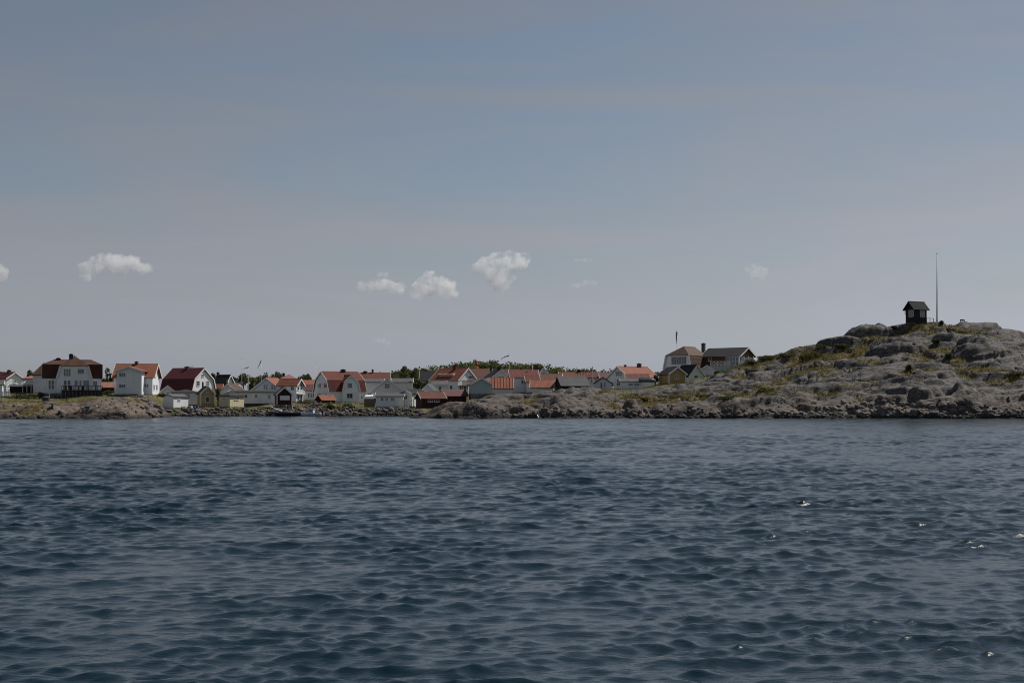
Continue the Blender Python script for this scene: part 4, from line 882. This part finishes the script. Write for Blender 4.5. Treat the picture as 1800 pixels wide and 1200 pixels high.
for i, (px, py, w, hh, m, lb) in enumerate([(1417, 632, 62, 17, LEAFO, 'wide olive bush on the left shoulder of the hill'), (1350, 633, 50, 11, LEAFO, 'bush beside the villa terrace at the foot of the hill'), (1385, 629, 34, 8, LEAFO, 'low shrub left of the wide olive bush'), (1450, 612, 44, 10, LEAFD, 'dark shrub under the upper left ledge'), (1480, 612, 40, 10, LEAFD, 'dark shrub right of the ledge shrub'),
    (1655, 570, 11, 8, LEAFD, 'small dark bush right of the tall flagpole'), (1572, 583, 16, 10, LEAFD, 'dark bush left of the lookout hut below the top'), (1648, 606, 16, 12, LEAFD, 'dark bush in the cleft below the flagpole'), (1668, 632, 18, 13, LEAFD, 'dark bush in the cleft lower on the hill'), (1600, 655, 18, 14, LEAFO, 'yellowish bush in the middle of the hill face'), (1785, 662, 50, 12, LEAFO, 'olive bush near the right edge of the picture'), (1275, 703, 46, 8, LEAFD, 'low dark juniper above the shore rocks'), (1185, 700, 60, 7, LEAFO, 'long grassy bush above the shore rocks'),
    (1235, 699, 50, 8, LEAFO, 'grassy bush left of the low dark juniper'), (1130, 704, 30, 6, LEAFO, 'small grassy bush below the low white shed'), (1318, 640, 30, 9, LEAFO, 'green bush under the terrace railing'), (1262, 656, 30, 6, LEAFO, 'green grass bush right of the small white shed'), (1690, 586, 22, 6, LEAFO, 'small straw bush under the hilltop bench'), (1530, 590, 26, 7, LEAFO, 'straw bush under the big dark boulder'), (1350, 688, 40, 8, LEAFO, 'green bush left of the square dark boulder')]):
    shrub(lb, px, py, w, hh, m, 260 + int(w * hh * .9))
for px, D, w, hh, m, lb in [(28, 300, 44, 9, LEAFO, 'grey-green hedge bush at far left below the dark shed'), (55, 296, 40, 9, LEAFO, 'olive bush below the pergola'), (35, 285, 44, 8, LEAFD, 'dark bush row above the left rocks'), (70, 300, 16, 12, LEAFO, 'bush at the left corner of the brown-roofed house'), (120, 292, 18, 6, LEAFD, 'small dark bush under the deck'), (160, 290, 30, 6, LEAFO, 'low bush at the right end of the deck'), (190, 318, 30, 8, LEAFD, 'dark bushes before the pink-roofed outbuilding'),
                           (245, 296, 44, 8, LEAFO, 'olive scrub below the boxy white house'), (265, 300, 30, 7, LEAFO, 'scrub right below the sunlit gable'), (400, 296, 34, 5, LEAFO, 'weeds under the cream hut'), (465, 296, 34, 6, LEAFO, 'weeds left of the red boathouse on piers'), (555, 300, 30, 6, LEAFO, 'straw-coloured scrub above the cabin boat'), (725, 300, 12, 8, LEAFO, 'yellow-green bush beside the white picket fence'), (20, 318, 44, 10, LEAFO, 'yellowish bushes below the dark red roof at far left'),
                           (345, 300, 30, 5, LEAFO, 'weeds between the blue barrels and the yellow shed'), (690, 297, 40, 5, LEAFO, 'weeds before the white lean-to hut'), (282, 308, 20, 8, LEAFO, 'scrub left of the bright white shed')]:
    shrub(lb, px, 700, w, hh, m, 200 + int(w * hh), D)
# forest on the hill: one mass of crowns
VV, FF, TT, k = [], [], [], 0
for i in range(620):
    x = nr.uniform(-75, 130); y = nr.uniform(438, 540); z = float(HG.at(x, y))
    if i % 3 == 0: y = nr.uniform(485, 512); z = float(HG.at(x, y))
    hh = nr.uniform(2.2, 4.6); w = nr.uniform(1.5, 3.0); C = crown_pts(150, [((x + nr.normal() * w * .5, y + nr.normal() * w * .5, z + hh * nr.uniform(.4, .8)), (w * nr.uniform(.4, .7), w * .55, hh * .32)) for _ in range(5)])
    V, F = leaf_quads(C, .42); VV.append(V); FF.append(F + k); k += len(V); TT.append(np.repeat(np.clip(nr.normal(nr.uniform(.15, .7), .2, len(C)), 0, 1), 4))
me = mesh_np('forest_canopy', np.concatenate(VV), np.concatenate(FF), LEAF); attr(me, 'tone', np.concatenate(TT)); tag(link('forest_canopy', me), 'low green woodland covering the hill behind the village', 'woodland', kind='stuff')
# grass: tufts of blades on every grassy patch
def tufts(name, label, g, veg, n, hmin, hmax, region=None):
    w = veg.ravel() * (g.Z.ravel() > .5)
    if region is not None: w = w * region.ravel()
    id_ = nr.choice(w.size, n, p=w / w.sum()); x = g.X.ravel()[id_] + nr.uniform(-.3, .3, n); y = g.Y.ravel()[id_] + nr.uniform(-.3, .3, n); z = g.at(x, y) - .04
    B = 4; x, y, z = (np.repeat(a, B) + nr.normal(0, .12, n * B) * s for a, s in ((x, 1), (y, 1), (z, 0))); hgt = nr.uniform(hmin, hmax, n * B); a = nr.uniform(0, 6.28, n * B); lx, ly = nr.normal(0, .4, n * B) * hgt, nr.normal(0, .4, n * B) * hgt
    ww = .05; V = np.stack([np.stack([x - ww * np.cos(a), y - ww * np.sin(a), z], 1), np.stack([x + ww * np.cos(a), y + ww * np.sin(a), z], 1), np.stack([x + lx, y + ly, z + hgt], 1)], 1).reshape(-1, 3)
    me = mesh_np(name, V, np.arange(n * B * 3).reshape(-1, 3), STRAW); patch = fbm(x / 5, y / 5, 44, 3) * .9 + .45; attr(me, 'tone', np.repeat(np.clip(patch + nr.normal(0, .2, n * B), 0, 1), 3)); tag(link(name, me), label, 'grass', kind='stuff')
tufts('grass', 'dry grass and heather in the hollows of the rocky headland', HEAD, veg_h ** 2, 22000, .12, .42)
tufts('grass', 'grass growing above the pink rocks at the left', LEFT, veg_l ** 2, 6000, .12, .4)
vm = (VILL.Z > 1.25) * (VILL.Y < 345) * (VILL.Y > 262) * np.clip(.5 + fbm(VILL.X / 6, VILL.Y / 6, 48, 3), .05, 1)
tufts('grass', 'tall grass on the shore strip before the village houses', VILL, vm, 22000, .12, .5)

# ------------------------------------------------------------------ poles, pennants, boats and small things
def flagpole(label, px, top, base, D, r=.055, ball=True):
    p = P3(px, base, D); gz = max(ground(p.x, p.y), p.z if base < 600 else -9); gz = gz if gz > 0 else p.z; root = empty('flagpole', Matrix.Translation((p.x, p.y, gz - .3)), label, 'flagpole', 'flagpoles of the village'); H = zp(top, D) - gz + .3
    mk('pole', *lathe([(r * 1.35, 0), (r, H * .5), (r * .55, H)], 8), TRIM, root, None, True); mk('finial', *lathe([(.01, H), (r * 1.3, H + .06), (r * 1.3, H + .14), (.01, H + .2)], 8), ROPEY, root, None, True)
    mk('base_bracket', *boxes([(-.16, -.1, 0, .16, .1, .55)]), METAL, root)
def pennant(label, pts, D, w0, mats=(BLUEP, ROPEY)):
    """long tapering pennant along pixel points, first point at the pole"""
    P = [P3(x, y, D) for x, y in pts]; n = 16; Q = []
    for i in range(n + 1):
        t = i / n * (len(P) - 1); k = min(int(t), len(P) - 2); Q.append(P[k].lerp(P[k + 1], t - k))
    V, F = [], []
    for i, q in enumerate(Q):
        w = w0 * (1 - .8 * i / n); b = q + Vector((0, .12 * math.sin(i * 1.1), 0)); dr = (Q[min(i + 1, n)] - Q[max(i - 1, 0)]).normalized(); u = Vector((-dr.z, 0, dr.x)); u = u if u.z > 0 else -u
        for k in (1, .5): V.append(b + u * (w * k / 2 if k == 1 else 0)); 
        V.append(b - u * w / 2)
    root = empty('pennant', Matrix.Translation(Q[0]), label, 'pennant', 'pennants flying in the village')
    for nm, o, m in (('upper_strip', 0, mats[0]), ('lower_strip', 1, mats[1])):
        pts_ = []; ff = []
        for i in range(n + 1):
            for e in (0, 1):
                v = V[i * 3 + o + e] - Q[0]; pts_ += [tuple(v + Vector((0, .01, 0))), tuple(v - Vector((0, .01, 0)))]
        for i in range(n): a = i * 4; b = a + 4; ff += [(a, a + 2, b + 2, b), (a + 1, a + 3, b + 3, b + 1), (a, a + 1, b + 1, b), (a + 2, a + 3, b + 3, b + 2)]
        mk(nm, pts_, ff, m, root)
flagpole('tall bare flagpole on the hilltop right of the dark lookout hut', 1647, 446.5, 566, 299, .12)
flagpole('bare white flagpole, leftmost behind the long low white wing', 425, 631, 690, 335); flagpole('short white flagpole second from the left, behind the low white wing', 437, 645.5, 690, 335); flagpole('white flagpole behind the orange gable roof, third from the left', 459, 633, 690, 336)
flagpole('thin pole left of the white gambrel house', 554, 640, 690, 340, .04); flagpole('tall white flagpole with curved pennant above the black-roofed gable', 895, 622.5, 680, 330); flagpole('white flagpole before the dark red roof and brick chimney', 936, 640, 688, 325); flagpole('white flagpole before the long pale red roof', 1042, 644.5, 684, 320); flagpole('flagpole behind the villa with a hanging dark green flag', 1190, 581, 650, 343)
pennant('limp pennant streaming left from the second flagpole', [(437, 645.5), (432, 646.5), (427, 649)], 335, .3); pennant('pennant drooping steeply from the third flagpole', [(459, 634), (456, 641), (452.5, 647)], 336, .3); pennant('thin pennant curving left from the tall village flagpole', [(895, 625), (889, 626.5), (883, 629), (880.5, 634)], 330, .3); pennant('pennant hanging left from the pole by the brick chimney', [(936, 640), (932, 643), (929, 648)], 325, .28); pennant('pennant hanging from the pole at the pale red roof', [(1042, 645), (1039, 650), (1035.5, 656)], 320, .28)
pennant('dark green flag hanging limp from the pole behind the villa', [(1189.6, 583), (1189, 592), (1188.6, 604)], 343, .45, (GREENP, GREENP))
# navigation beacon on the hill
p = P3(838, 650, 440); b = empty('navigation_beacon', Matrix.Translation((p.x, p.y, p.z - 2)), 'slim red and yellow beacon above the brown-red roof', 'beacon')
mk('beacon_body', *lathe([(.5, 0), (.5, 2.4), (.42, 3.3), (.25, 3.6)], 10), ROPEY, b, None, True); mk('beacon_top', *lathe([(.25, 3.55), (.75, 3.5), (.5, 3.9), (.1, 4.4), (.04, 5.4)], 10), REDP, b, None, True)

def hull(Lg, beam, dep, sheer=.25, n=14, m=7):
    V, F = [], []
    for i in range(n + 1):
        t = i / n; w = beam / 2 * (1 - max(0, (t - .45) / .55) ** 2.2) * (.86 + .14 * min(1, t * 4)); zt = dep + sheer * max(0, (t - .4) / .6) ** 2; kz = dep * .55 * max(0, (t - .7) / .3) ** 2
        for j in range(m): a = (j / (m - 1) - .5) * math.pi; V.append((t * Lg - Lg / 2, w * math.sin(a) * (.92 + .08 * abs(math.sin(a))), kz + (zt - kz) * (1 - math.cos(a) ** .8)))
    for i in range(n):
        for j in range(m - 1): a = i * m + j; F.append((a, a + 1, a + m + 1, a + m))
    F.append(tuple(range(m))); F += [(i * m, (i + 1) * m, (i + 1) * m + m - 1, i * m + m - 1) for i in range(n)]
    return V, F
# white cabin boat moored at the stones
c = P3(547, 731, 286); bo = empty('cabin_boat', Matrix.Translation((c.x, 286, -.1)) @ Matrix.Rotation(R(175), 4, 'Z'), 'small white cabin boat with dark windows moored below the grass', 'boat')
mk('hull', *hull(4.3, 1.7, .75), WHITEG, bo, None, True); mk('deck', *boxes([(-1.9, -.62, .66, 1.2, .62, .78)]), WHITEG, bo)
cab = mk('cabin', [(-.6, -.6, .78), (.9, -.5, .78), (.9, .5, .78), (-.6, .6, .78), (-.5, -.5, 1.5), (.35, -.42, 1.5), (.35, .42, 1.5), (-.5, .5, 1.5)], BF, WHITEG, bo)
for s in (-1, 1): mk('cabin_window', [(-.42, s * .565, .98), (.5, s * .5, .98), (.28, s * .465, 1.36), (-.38, s * .525, 1.36), (-.42, s * .61, .98), (.5, s * .545, .98), (.28, s * .51, 1.36), (-.38, s * .57, 1.36)], BF, GLASS, cab)
mk('cabin_roof', *boxes([(-.7, -.55, 1.5, .42, .55, 1.56)]), WHITEG, cab); mk('rub_rail', *boxes([(-2.0, -.87, .6, .4, -.82, .68), (-2.0, .82, .6, .4, .87, .68)]), DARK, bo); mk('outboard_motor', *boxes([(-2.42, -.16, .5, -2.12, .16, 1.15), (-2.34, -.06, -.3, -2.22, .06, .5)]), DARK, bo)
railp = [(-1.9, -.6, .78), (-1.9, -.6, 1.2), (-1.9, .6, 1.2), (-1.9, .6, .78)]; mk('handrail', *bars(list(zip(railp[:-1], railp[1:])), .05), METAL, bo)
# dark wooden boat and jetty by the red boathouse, blue and white bow
c = P3(507, 731, 287.5); bo = empty('wooden_boat', Matrix.Translation((c.x, 287.5, -.1)) @ Matrix.Rotation(R(6), 4, 'Z'), 'long dark wooden boat lying before the red boathouse', 'boat')
mk('hull', *hull(5.4, 1.7, .8), DARK, bo, None, True); mk('cover', *[lathe([(.8, 0), (.55, .28), (.1, .42)], 10)[0], lathe([(.8, 0), (.55, .28), (.1, .42)], 10)[1]], TARP, bo, Matrix.Translation((-.4, 0, .76)) @ Matrix.Diagonal((2.1, .85, 1, 1)), True); mk('thwart', *boxes([(1.1, -.6, .66, 1.4, .6, .72)]), TIMBER, bo)
c = P3(484, 724, 290); bo = empty('dinghy', Matrix.Translation((c.x, 290, 1.0)) @ Matrix.Rotation(R(170), 4, 'Z') @ Matrix.Rotation(R(-14), 4, 'Y'), 'small dinghy with raised blue bow on the stones left of the dark boat', 'boat')
mk('hull', *hull(2.5, 1.1, .5, .3), WHITEG, bo, None, True); mk('bow_stripe', *boxes([(.2, -.46, .36, 1.0, -.36, .62), (.2, .36, .36, 1.0, .46, .62)]), BLUEP, bo); mk('thwart', *boxes([(-.5, -.42, .4, -.25, .42, .45)]), TIMBER, bo)
c = P3(764, 716, 290); z = ground(c.x, 290); bo = empty('motorboat', Matrix.Translation((c.x, 290, z - .05)) @ Matrix.Rotation(R(8), 4, 'Z'), 'small white motorboat pulled up before the orange-roofed red boathouse', 'boat')
mk('hull', *hull(2.7, 1.1, .55, .25), WHITEG, bo, None, True); mk('console', *boxes([(-.35, -.25, .5, .05, .25, 1.0)]), WHITEG, bo); mk('windshield', *boxes([(.02, -.28, 1.0, .06, .28, 1.22)]), GLASSC, bo); mk('mast', *bars([((-1.1, 0, .5), (-1.5, 0, 1.6))], .06), TIMBER, bo)
c = P3(1138, 670, 296); z = ground(c.x, 296); V, F = hull(3.6, 1.5, .9, .2); bo = empty('overturned_boat', Matrix.Translation((c.x, 296, max(z, c.z - .3))) @ Matrix.Rotation(R(-8), 4, 'Z'), 'dark overturned boat lying right of the low white shed', 'boat')
mk('hull', [(x, y, 1.0 - zz) for x, y, zz in V], F, TARP, bo, None, True); mk('keel', *boxes([(-1.7, -.05, .98, .9, .05, 1.06)]), DARK, bo)
# tub, railing frame and mooring post on the left rocks
c = hit(79, 706) or P3(79, 706, 250); tb = empty('round_tub', Matrix.Translation(c - Vector((0, -.6, .15))), 'round dark grey tub on the grass below the left house', 'tub')
mk('tub_body', *lathe([(.66, 0), (.74, .5), (.72, .95), (.66, .95)], 16), DFOUND, tb, None, False); mk('cover', *lathe([(.76, .95), (.72, 1.05), (.3, 1.15), (.01, 1.18)], 16), TARP, tb, None, True); mk('band', *lathe([(.745, .3), (.755, .3), (.765, .4), (.745, .4)], 16), METAL, tb); mk('flue_pipe', *bars([((.55, .3, .9), (.55, .3, 1.9))], .12), METAL, tb)
c = hit(159, 722) or P3(159, 722, 240); fr = empty('steel_bench_frame', Matrix.Translation(c - Vector((0, 0, .1))), 'small pale metal frame standing on the pink rock by the water', 'frame')
for x in (-.9, .9):
    for y in (-.25, .3): mk('leg', *bars([((x, y, -.1), (x, y, .85))], .07), METAL, fr)
mk('top_rail', *boxes([(-1.0, -.32, .85, 1.0, .36, .92)]), TRIM, fr); mk('side_panel', *boxes([(-.85, -.26, .45, -.1, -.22, .8)]), TIMBER, fr); mk('cross_bar', *bars([((-.9, .3, .3), (.9, .3, .3))], .06), METAL, fr)
c = hit(92, 719) or P3(92, 719, 240); mp = mk('mooring_post', *lathe([(.16, -.2), (.2, .1), (.15, .5), (.24, .56), (.24, .66), (.1, .72)], 10), DARK, None, Matrix.Translation(c)); tag(mp, 'short dark mooring post on the pink rock below the left house', 'mooring post')
# barrels by the white shed
for i, (px, m, lb) in enumerate(((336, WHITEG, 'white barrel, left of the blue ones by the white shed'), (341, BLUEP, 'blue barrel next to the white barrel'), (346, BLUEP, 'right-hand blue barrel by the yellow shed'))):
    c = P3(px, 714, 298); z = ground(c.x, 298 + .3 * i); br = empty('barrel', Matrix.Translation((c.x, 298 + .3 * i, z - .03)), lb, 'barrel', 'barrels beside the white shed'); mk('barrel_body', *lathe([(.26, 0), (.31, .25), (.31, .6), (.26, .85)], 14), m, br, None, True); mk('lid', *lathe([(.27, .85), (.27, .9), (.02, .91)], 14), m, br); mk('hoop', *lathe([(.312, .4), (.33, .42), (.33, .47), (.312, .49)], 14), m, br)
# jetty, gangplank and driftwood
a, b = P3(654, 728, 286.5), P3(697, 728, 286.5); jt = empty('jetty', Matrix.Translation((a.x, 286.5, 0)), 'low dark jetty at the stones below the white lean-to hut', 'jetty'); wj = b.x - a.x
for i in range(int(wj / .3)): mk('plank', *boxes([(i * .3, 0, .55 + .012 * (i % 3), i * .3 + .27, 1.7, .62 + .012 * (i % 3))]), TIMBER, jt)
mk('beam', *boxes([(0, .05, .38, wj, .2, .545), (0, 1.5, .38, wj, 1.65, .545)]), DARK, jt)
for i in range(6): mk('pile', *lathe([(.11, -1.5), (.11, .95 if i % 2 else .5)], 8), DARK, jt, Matrix.Translation((.15 + (wj - .3) * i / 5, -.1, 0)))
for i, (p, q, w, lb) in enumerate(((P3(691, 715, 291), P3(703, 723, 288.5), .16, 'pale gangplank leaning on the stones by the jetty'), (P3(937, 718, 246), P3(947, 734, 241), .13, 'pale driftwood pole leaning on the shore rock'))):
    z0, z1 = ground(p.x, p.y) + .15, max(ground(q.x, q.y), 0) + .12
    gp = mk('gangplank' if i == 0 else 'driftwood', *bars([((0, 0, 0), (q.x - p.x, q.y - p.y, min(z1, p.z + 1) - max(z0, 1.2)))], w), TIMBER if i == 0 else TRIM, None, Matrix.Translation((p.x, p.y, max(z0, 1.2)))); tag(gp, lb, 'plank')
# fences
def fence(label, a, b, hgt, mat, name='picket_fence', gap=.32, wd=.16):
    a, b = Vector(a), Vector(b); n = max(2, int((b - a).length / gap)); root = empty(name, Matrix.Translation(a), label, 'fence'); d = b - a
    mk('rail', *bars([(Vector((0, 0, hgt * .3)), d + Vector((0, 0, hgt * .3))), (Vector((0, 0, hgt * .8)), d + Vector((0, 0, hgt * .8)))], .08), mat, root)
    for i in range(n + 1): q = d * (i / n) + Vector((0, -.06, 0)); mk('picket', *bars([(q - Vector((0, 0, .3)), q + Vector((0, 0, hgt)))], wd), mat, root)
fence('white picket fence between the lean-to hut and the orange-roofed boathouse', P3(709, 714, 303), P3(727, 714, 303), 1.5, TRIM); fence('brown board fence left of the white lean-to hut', P3(641, 713, 306), P3(658, 713, 306), 1.5, TIMBER, 'board_fence', .2, .18)
fence('weathered fence before the yellow shed', P3(356, 714, 300), P3(378, 714, 300), .7, TIMBER, 'board_fence', .4, .12)
# pergola at the left
a, b = P3(40, 677, 311), P3(62, 677, 311); pg = empty('pergola', Matrix.Translation(a), 'pale slatted pergola left of the brown-roofed house', 'pergola'); d = b - a
for i in range(4):
    for y in (0, 1.8): q = d * (i / 3) + Vector((0, y, 0)); mk('post', *bars([(q - Vector((0, 0, 1.6)), q + Vector((0, 0, .75)))], .11), TRIM, pg)
for i in range(9): q = d * (i / 8); mk('rafter', *bars([(q + Vector((0, -.2, .45)), q + Vector((0, 2, .95)))], .09), TRIM, pg)
mk('beam', *bars([(Vector((-.1, 0, .5)), d + Vector((.1, 0, .5))), (Vector((-.1, 1.8, .88)), d + Vector((.1, 1.8, .88)))], .12), TRIM, pg)
# parasol / awning by the pale gable house
a = P3(641, 697, 318); aw = mk('canvas_awning', [(0, 0, 0), (1.8, 0, .12), (1.8, 2, .55), (0, 2, .4), (0, 0, -.06), (1.8, 0, .06), (1.8, 2, .49), (0, 2, .34)], BF, TRIM, None, Matrix.Translation(a)); tag(aw, 'white canvas awning left of the pale gable house', 'awning')
# bench on the hilltop
c = P3(1692, 563, 298.5); z = float(HEAD.at(c.x, 298.5)); be = empty('hill_bench', Matrix.Translation((c.x, 298.5, z - .1)) @ Matrix.Scale(.62, 4), 'dark wooden bench in silhouette on the hilltop right of the flagpole', 'bench')
mk('seat', *boxes([(-.8, -.2, .4, .8, .2, .47)]), DARK, be); mk('backrest', [(-.8, .2, .45), (.8, .2, .45), (.8, .28, .47), (-.8, .28, .47), (-.8, .36, .9), (.8, .36, .9), (.8, .43, .9), (-.8, .43, .9)], BF, DARK, be)
for x in (-.65, .65):
    for y in (-.15, .18): mk('leg', *bars([((x, y, -.25), (x, y, .4))], .09), DARK, be)
# person sitting on the rock beside the grey shed
def person(c, label):
    J = {'pel': (0, 0, .42), 'sp': (0, .04, .66), 'ch': (0, .02, .9), 'nk': (0, -.01, 1.04), 'hd': (0, -.03, 1.17), 'ht': (0, -.03, 1.27), 'sl': (-.17, .02, .97), 'sr': (.17, .02, .97), 'el': (-.23, -.08, .74), 'er': (.23, -.08, .74), 'wl': (-.15, -.28, .62), 'wr': (.15, -.28, .62), 'hl': (-.1, -.02, .4), 'hr': (.1, -.02, .4), 'kl': (-.13, -.42, .45), 'kr': (.14, -.40, .47), 'al': (-.13, -.45, .08), 'ar': (.14, -.47, .1), 'tl': (-.14, -.62, .03), 'tr': (.15, -.63, .05)}
    E = [('pel', 'sp'), ('sp', 'ch'), ('ch', 'nk'), ('nk', 'hd'), ('hd', 'ht'), ('ch', 'sl'), ('ch', 'sr'), ('sl', 'el'), ('sr', 'er'), ('el', 'wl'), ('er', 'wr'), ('pel', 'hl'), ('pel', 'hr'), ('hl', 'kl'), ('hr', 'kr'), ('kl', 'al'), ('kr', 'ar'), ('al', 'tl'), ('ar', 'tr')]
    rad = dict(pel=.15, sp=.13, ch=.15, nk=.055, hd=.09, ht=.08, sl=.07, sr=.07, el=.045, er=.045, wl=.035, wr=.035, hl=.09, hr=.09, kl=.065, kr=.065, al=.045, ar=.045, tl=.04, tr=.04)
    ks = list(J); me = bpy.data.meshes.new('body'); me.from_pydata([J[k] for k in ks], [(ks.index(a), ks.index(b)) for a, b in E], []); o = link('person', me); o.location = c; tag(o, label, 'person')
    m = o.modifiers.new('skin', 'SKIN'); sv = me.skin_vertices[0].data
    for i, k in enumerate(ks): sv[i].radius = (rad[k], rad[k]); sv[i].use_root = (k == 'pel')
    o.modifiers.new('sub', 'SUBSURF').levels = 2; o.modifiers['sub'].render_levels = 2; me.materials.append(SKIN)
    def shell(nm, names, gr, mat):
        kk = [k for k in ks if k in names]; m2 = bpy.data.meshes.new(nm); m2.from_pydata([J[k] for k in kk], [(kk.index(a), kk.index(b)) for a, b in E if a in kk and b in kk], []); q = link(nm, m2, o); q.modifiers.new('skin', 'SKIN'); s2 = m2.skin_vertices[0].data
        for i, k in enumerate(kk): s2[i].radius = (rad[k] + gr, rad[k] + gr); s2[i].use_root = (i == 0)
        q.modifiers.new('sub', 'SUBSURF').render_levels = 2; m2.materials.append(mat)
    shell('shirt', ('sp', 'ch', 'sl', 'sr', 'el', 'er'), .02, CLOTHD); shell('trousers', ('pel', 'hl', 'hr', 'kl', 'kr', 'al', 'ar'), .02, CLOTHL)
    mk('hair', *lathe([(.105, 1.15), (.125, 1.22), (.11, 1.32), (.02, 1.37)], 12), CLOTHD, o, Matrix.Translation((0, -.01, 0)), True)
c = hit(1077, 682) or P3(1077, 682, 276)
person((c.x, c.y + .3, c.z - .38 + .1), 'person in dark top and pale trousers sitting on the rock by the grey shed')

# ------------------------------------------------------------------ fair-weather clouds, real volumes far beyond the island
def cloud(label, D, blobs, dens, seed, vox=None):
    """blobs: (px, py, rx px, ry px)"""
    r = np.random.RandomState(seed); s = D / FPX; V, F, n = [], [], 0; bm = bmesh.new(); cx = np.mean([b[0] for b in blobs]); cy = np.mean([b[1] for b in blobs]); c0 = P3(cx, cy, D)
    for px, py, rx, ry in blobs:
        for k in range(9):
            a = r.uniform(0, 6.28); q = math.sqrt(r.rand()) * (k > 0); p = P3(px + rx * .75 * q * math.cos(a), py + ry * .6 * q * math.sin(a), D + r.uniform(-.5, .5) * rx * s) - c0
            rr = (ry * s) * r.uniform(.6, 1.0) * (1 if k else 1.15); bmesh.ops.create_icosphere(bm, subdivisions=2, radius=1, matrix=Matrix.Translation(p) @ Matrix.Diagonal((rr * 1.2, rr * 1.2, rr, 1)))
    me = bpy.data.meshes.new('cloud'); bm.to_mesh(me); bm.free(); tmp = link('cloud_tmp', me); rm = tmp.modifiers.new('r', 'REMESH'); rm.mode = 'VOXEL'; rm.voxel_size = vox or 1.7 * s
    dg = bpy.context.evaluated_depsgraph_get(); me2 = bpy.data.meshes.new_from_object(tmp.evaluated_get(dg)); bpy.data.objects.remove(tmp); bpy.data.meshes.remove(me)
    nv = len(me2.vertices); co = np.empty(nv * 3, np.float32); no = np.empty(nv * 3, np.float32); me2.vertices.foreach_get('co', co); me2.vertices.foreach_get('normal', no); co = co.reshape(-1, 3); no = no.reshape(-1, 3)
    u = co / s; dsp = .9 * fbm(u[:, 0] / 9 + u[:, 1] / 14, u[:, 2] / 8 + u[:, 1] / 11, seed, 4, .6) * 3.2; co += no * dsp[:, None] * s; me2.vertices.foreach_set('co', co.ravel()); me2.update()
    t = NT('cloud_vapour'); t.n.remove(t.b); pv = t.node('ShaderNodeVolumePrincipled'); pv.inputs['Color'].default_value = (.97, .97, .98, 1); pv.inputs['Anisotropy'].default_value = .35
    v = t.coord('Object'); nn = t.noise(v, 1 / (17 * s), 5, .58); dn = t.math('MULTIPLY', t.ramp(nn, [(.41, .0), (.74, 1.0)]), dens / s); t.lk(dn, pv.inputs['Density']); t.lk(pv.outputs[0], t.n['Material Output'].inputs['Volume']); t.m.node_tree.nodes.update()
    me2.materials.clear(); me2.materials.append(t.m); o = link('cloud', me2); o.location = c0; tag(o, label, 'cloud', 'small clouds low over the island'); return o
cloud('white cumulus puff over the left houses', 3000, [(160, 468, 26, 13), (190, 458, 30, 14), (215, 464, 34, 14), (245, 473, 28, 9), (150, 485, 18, 7)], 0.102, 1)
cloud('flat cumulus left of the pair over the village', 3100, [(644, 503, 24, 9), (672, 500, 26, 11), (700, 508, 22, 10), (674, 482, 16, 5)], 0.080, 2)
cloud('rounded cumulus right of the pair over the village', 3100, [(744, 508, 18, 15), (760, 493, 22, 14), (778, 506, 20, 13), (798, 516, 10, 7)], 0.113, 3)
cloud('tall hooked cumulus puff over the middle of the village', 2900, [(852, 468, 15, 13), (880, 458, 24, 14), (908, 457, 18, 15), (880, 484, 18, 16), (880, 504, 9, 10)], 0.102, 4)
cloud('faint wisp of cloud low over the village', 3300, [(668, 597, 14, 5), (682, 603, 12, 4)], 0.057, 5)
cloud('faint torn cloud left of the flagpole hill', 3200, [(1322, 470, 14, 7), (1335, 480, 18, 9)], 0.041, 6)
cloud('thin wisp right of the tall hooked cloud', 3200, [(1015, 500, 14, 6), (1035, 497, 14, 6)], 0.035, 7)
cloud('tiny wisp above the thin one', 3200, [(1020, 456, 12, 4), (1034, 457, 10, 4)], 0.035, 8)
cloud('cloud edge cut by the left border', 3000, [(-12, 480, 22, 16)], 0.080, 9)
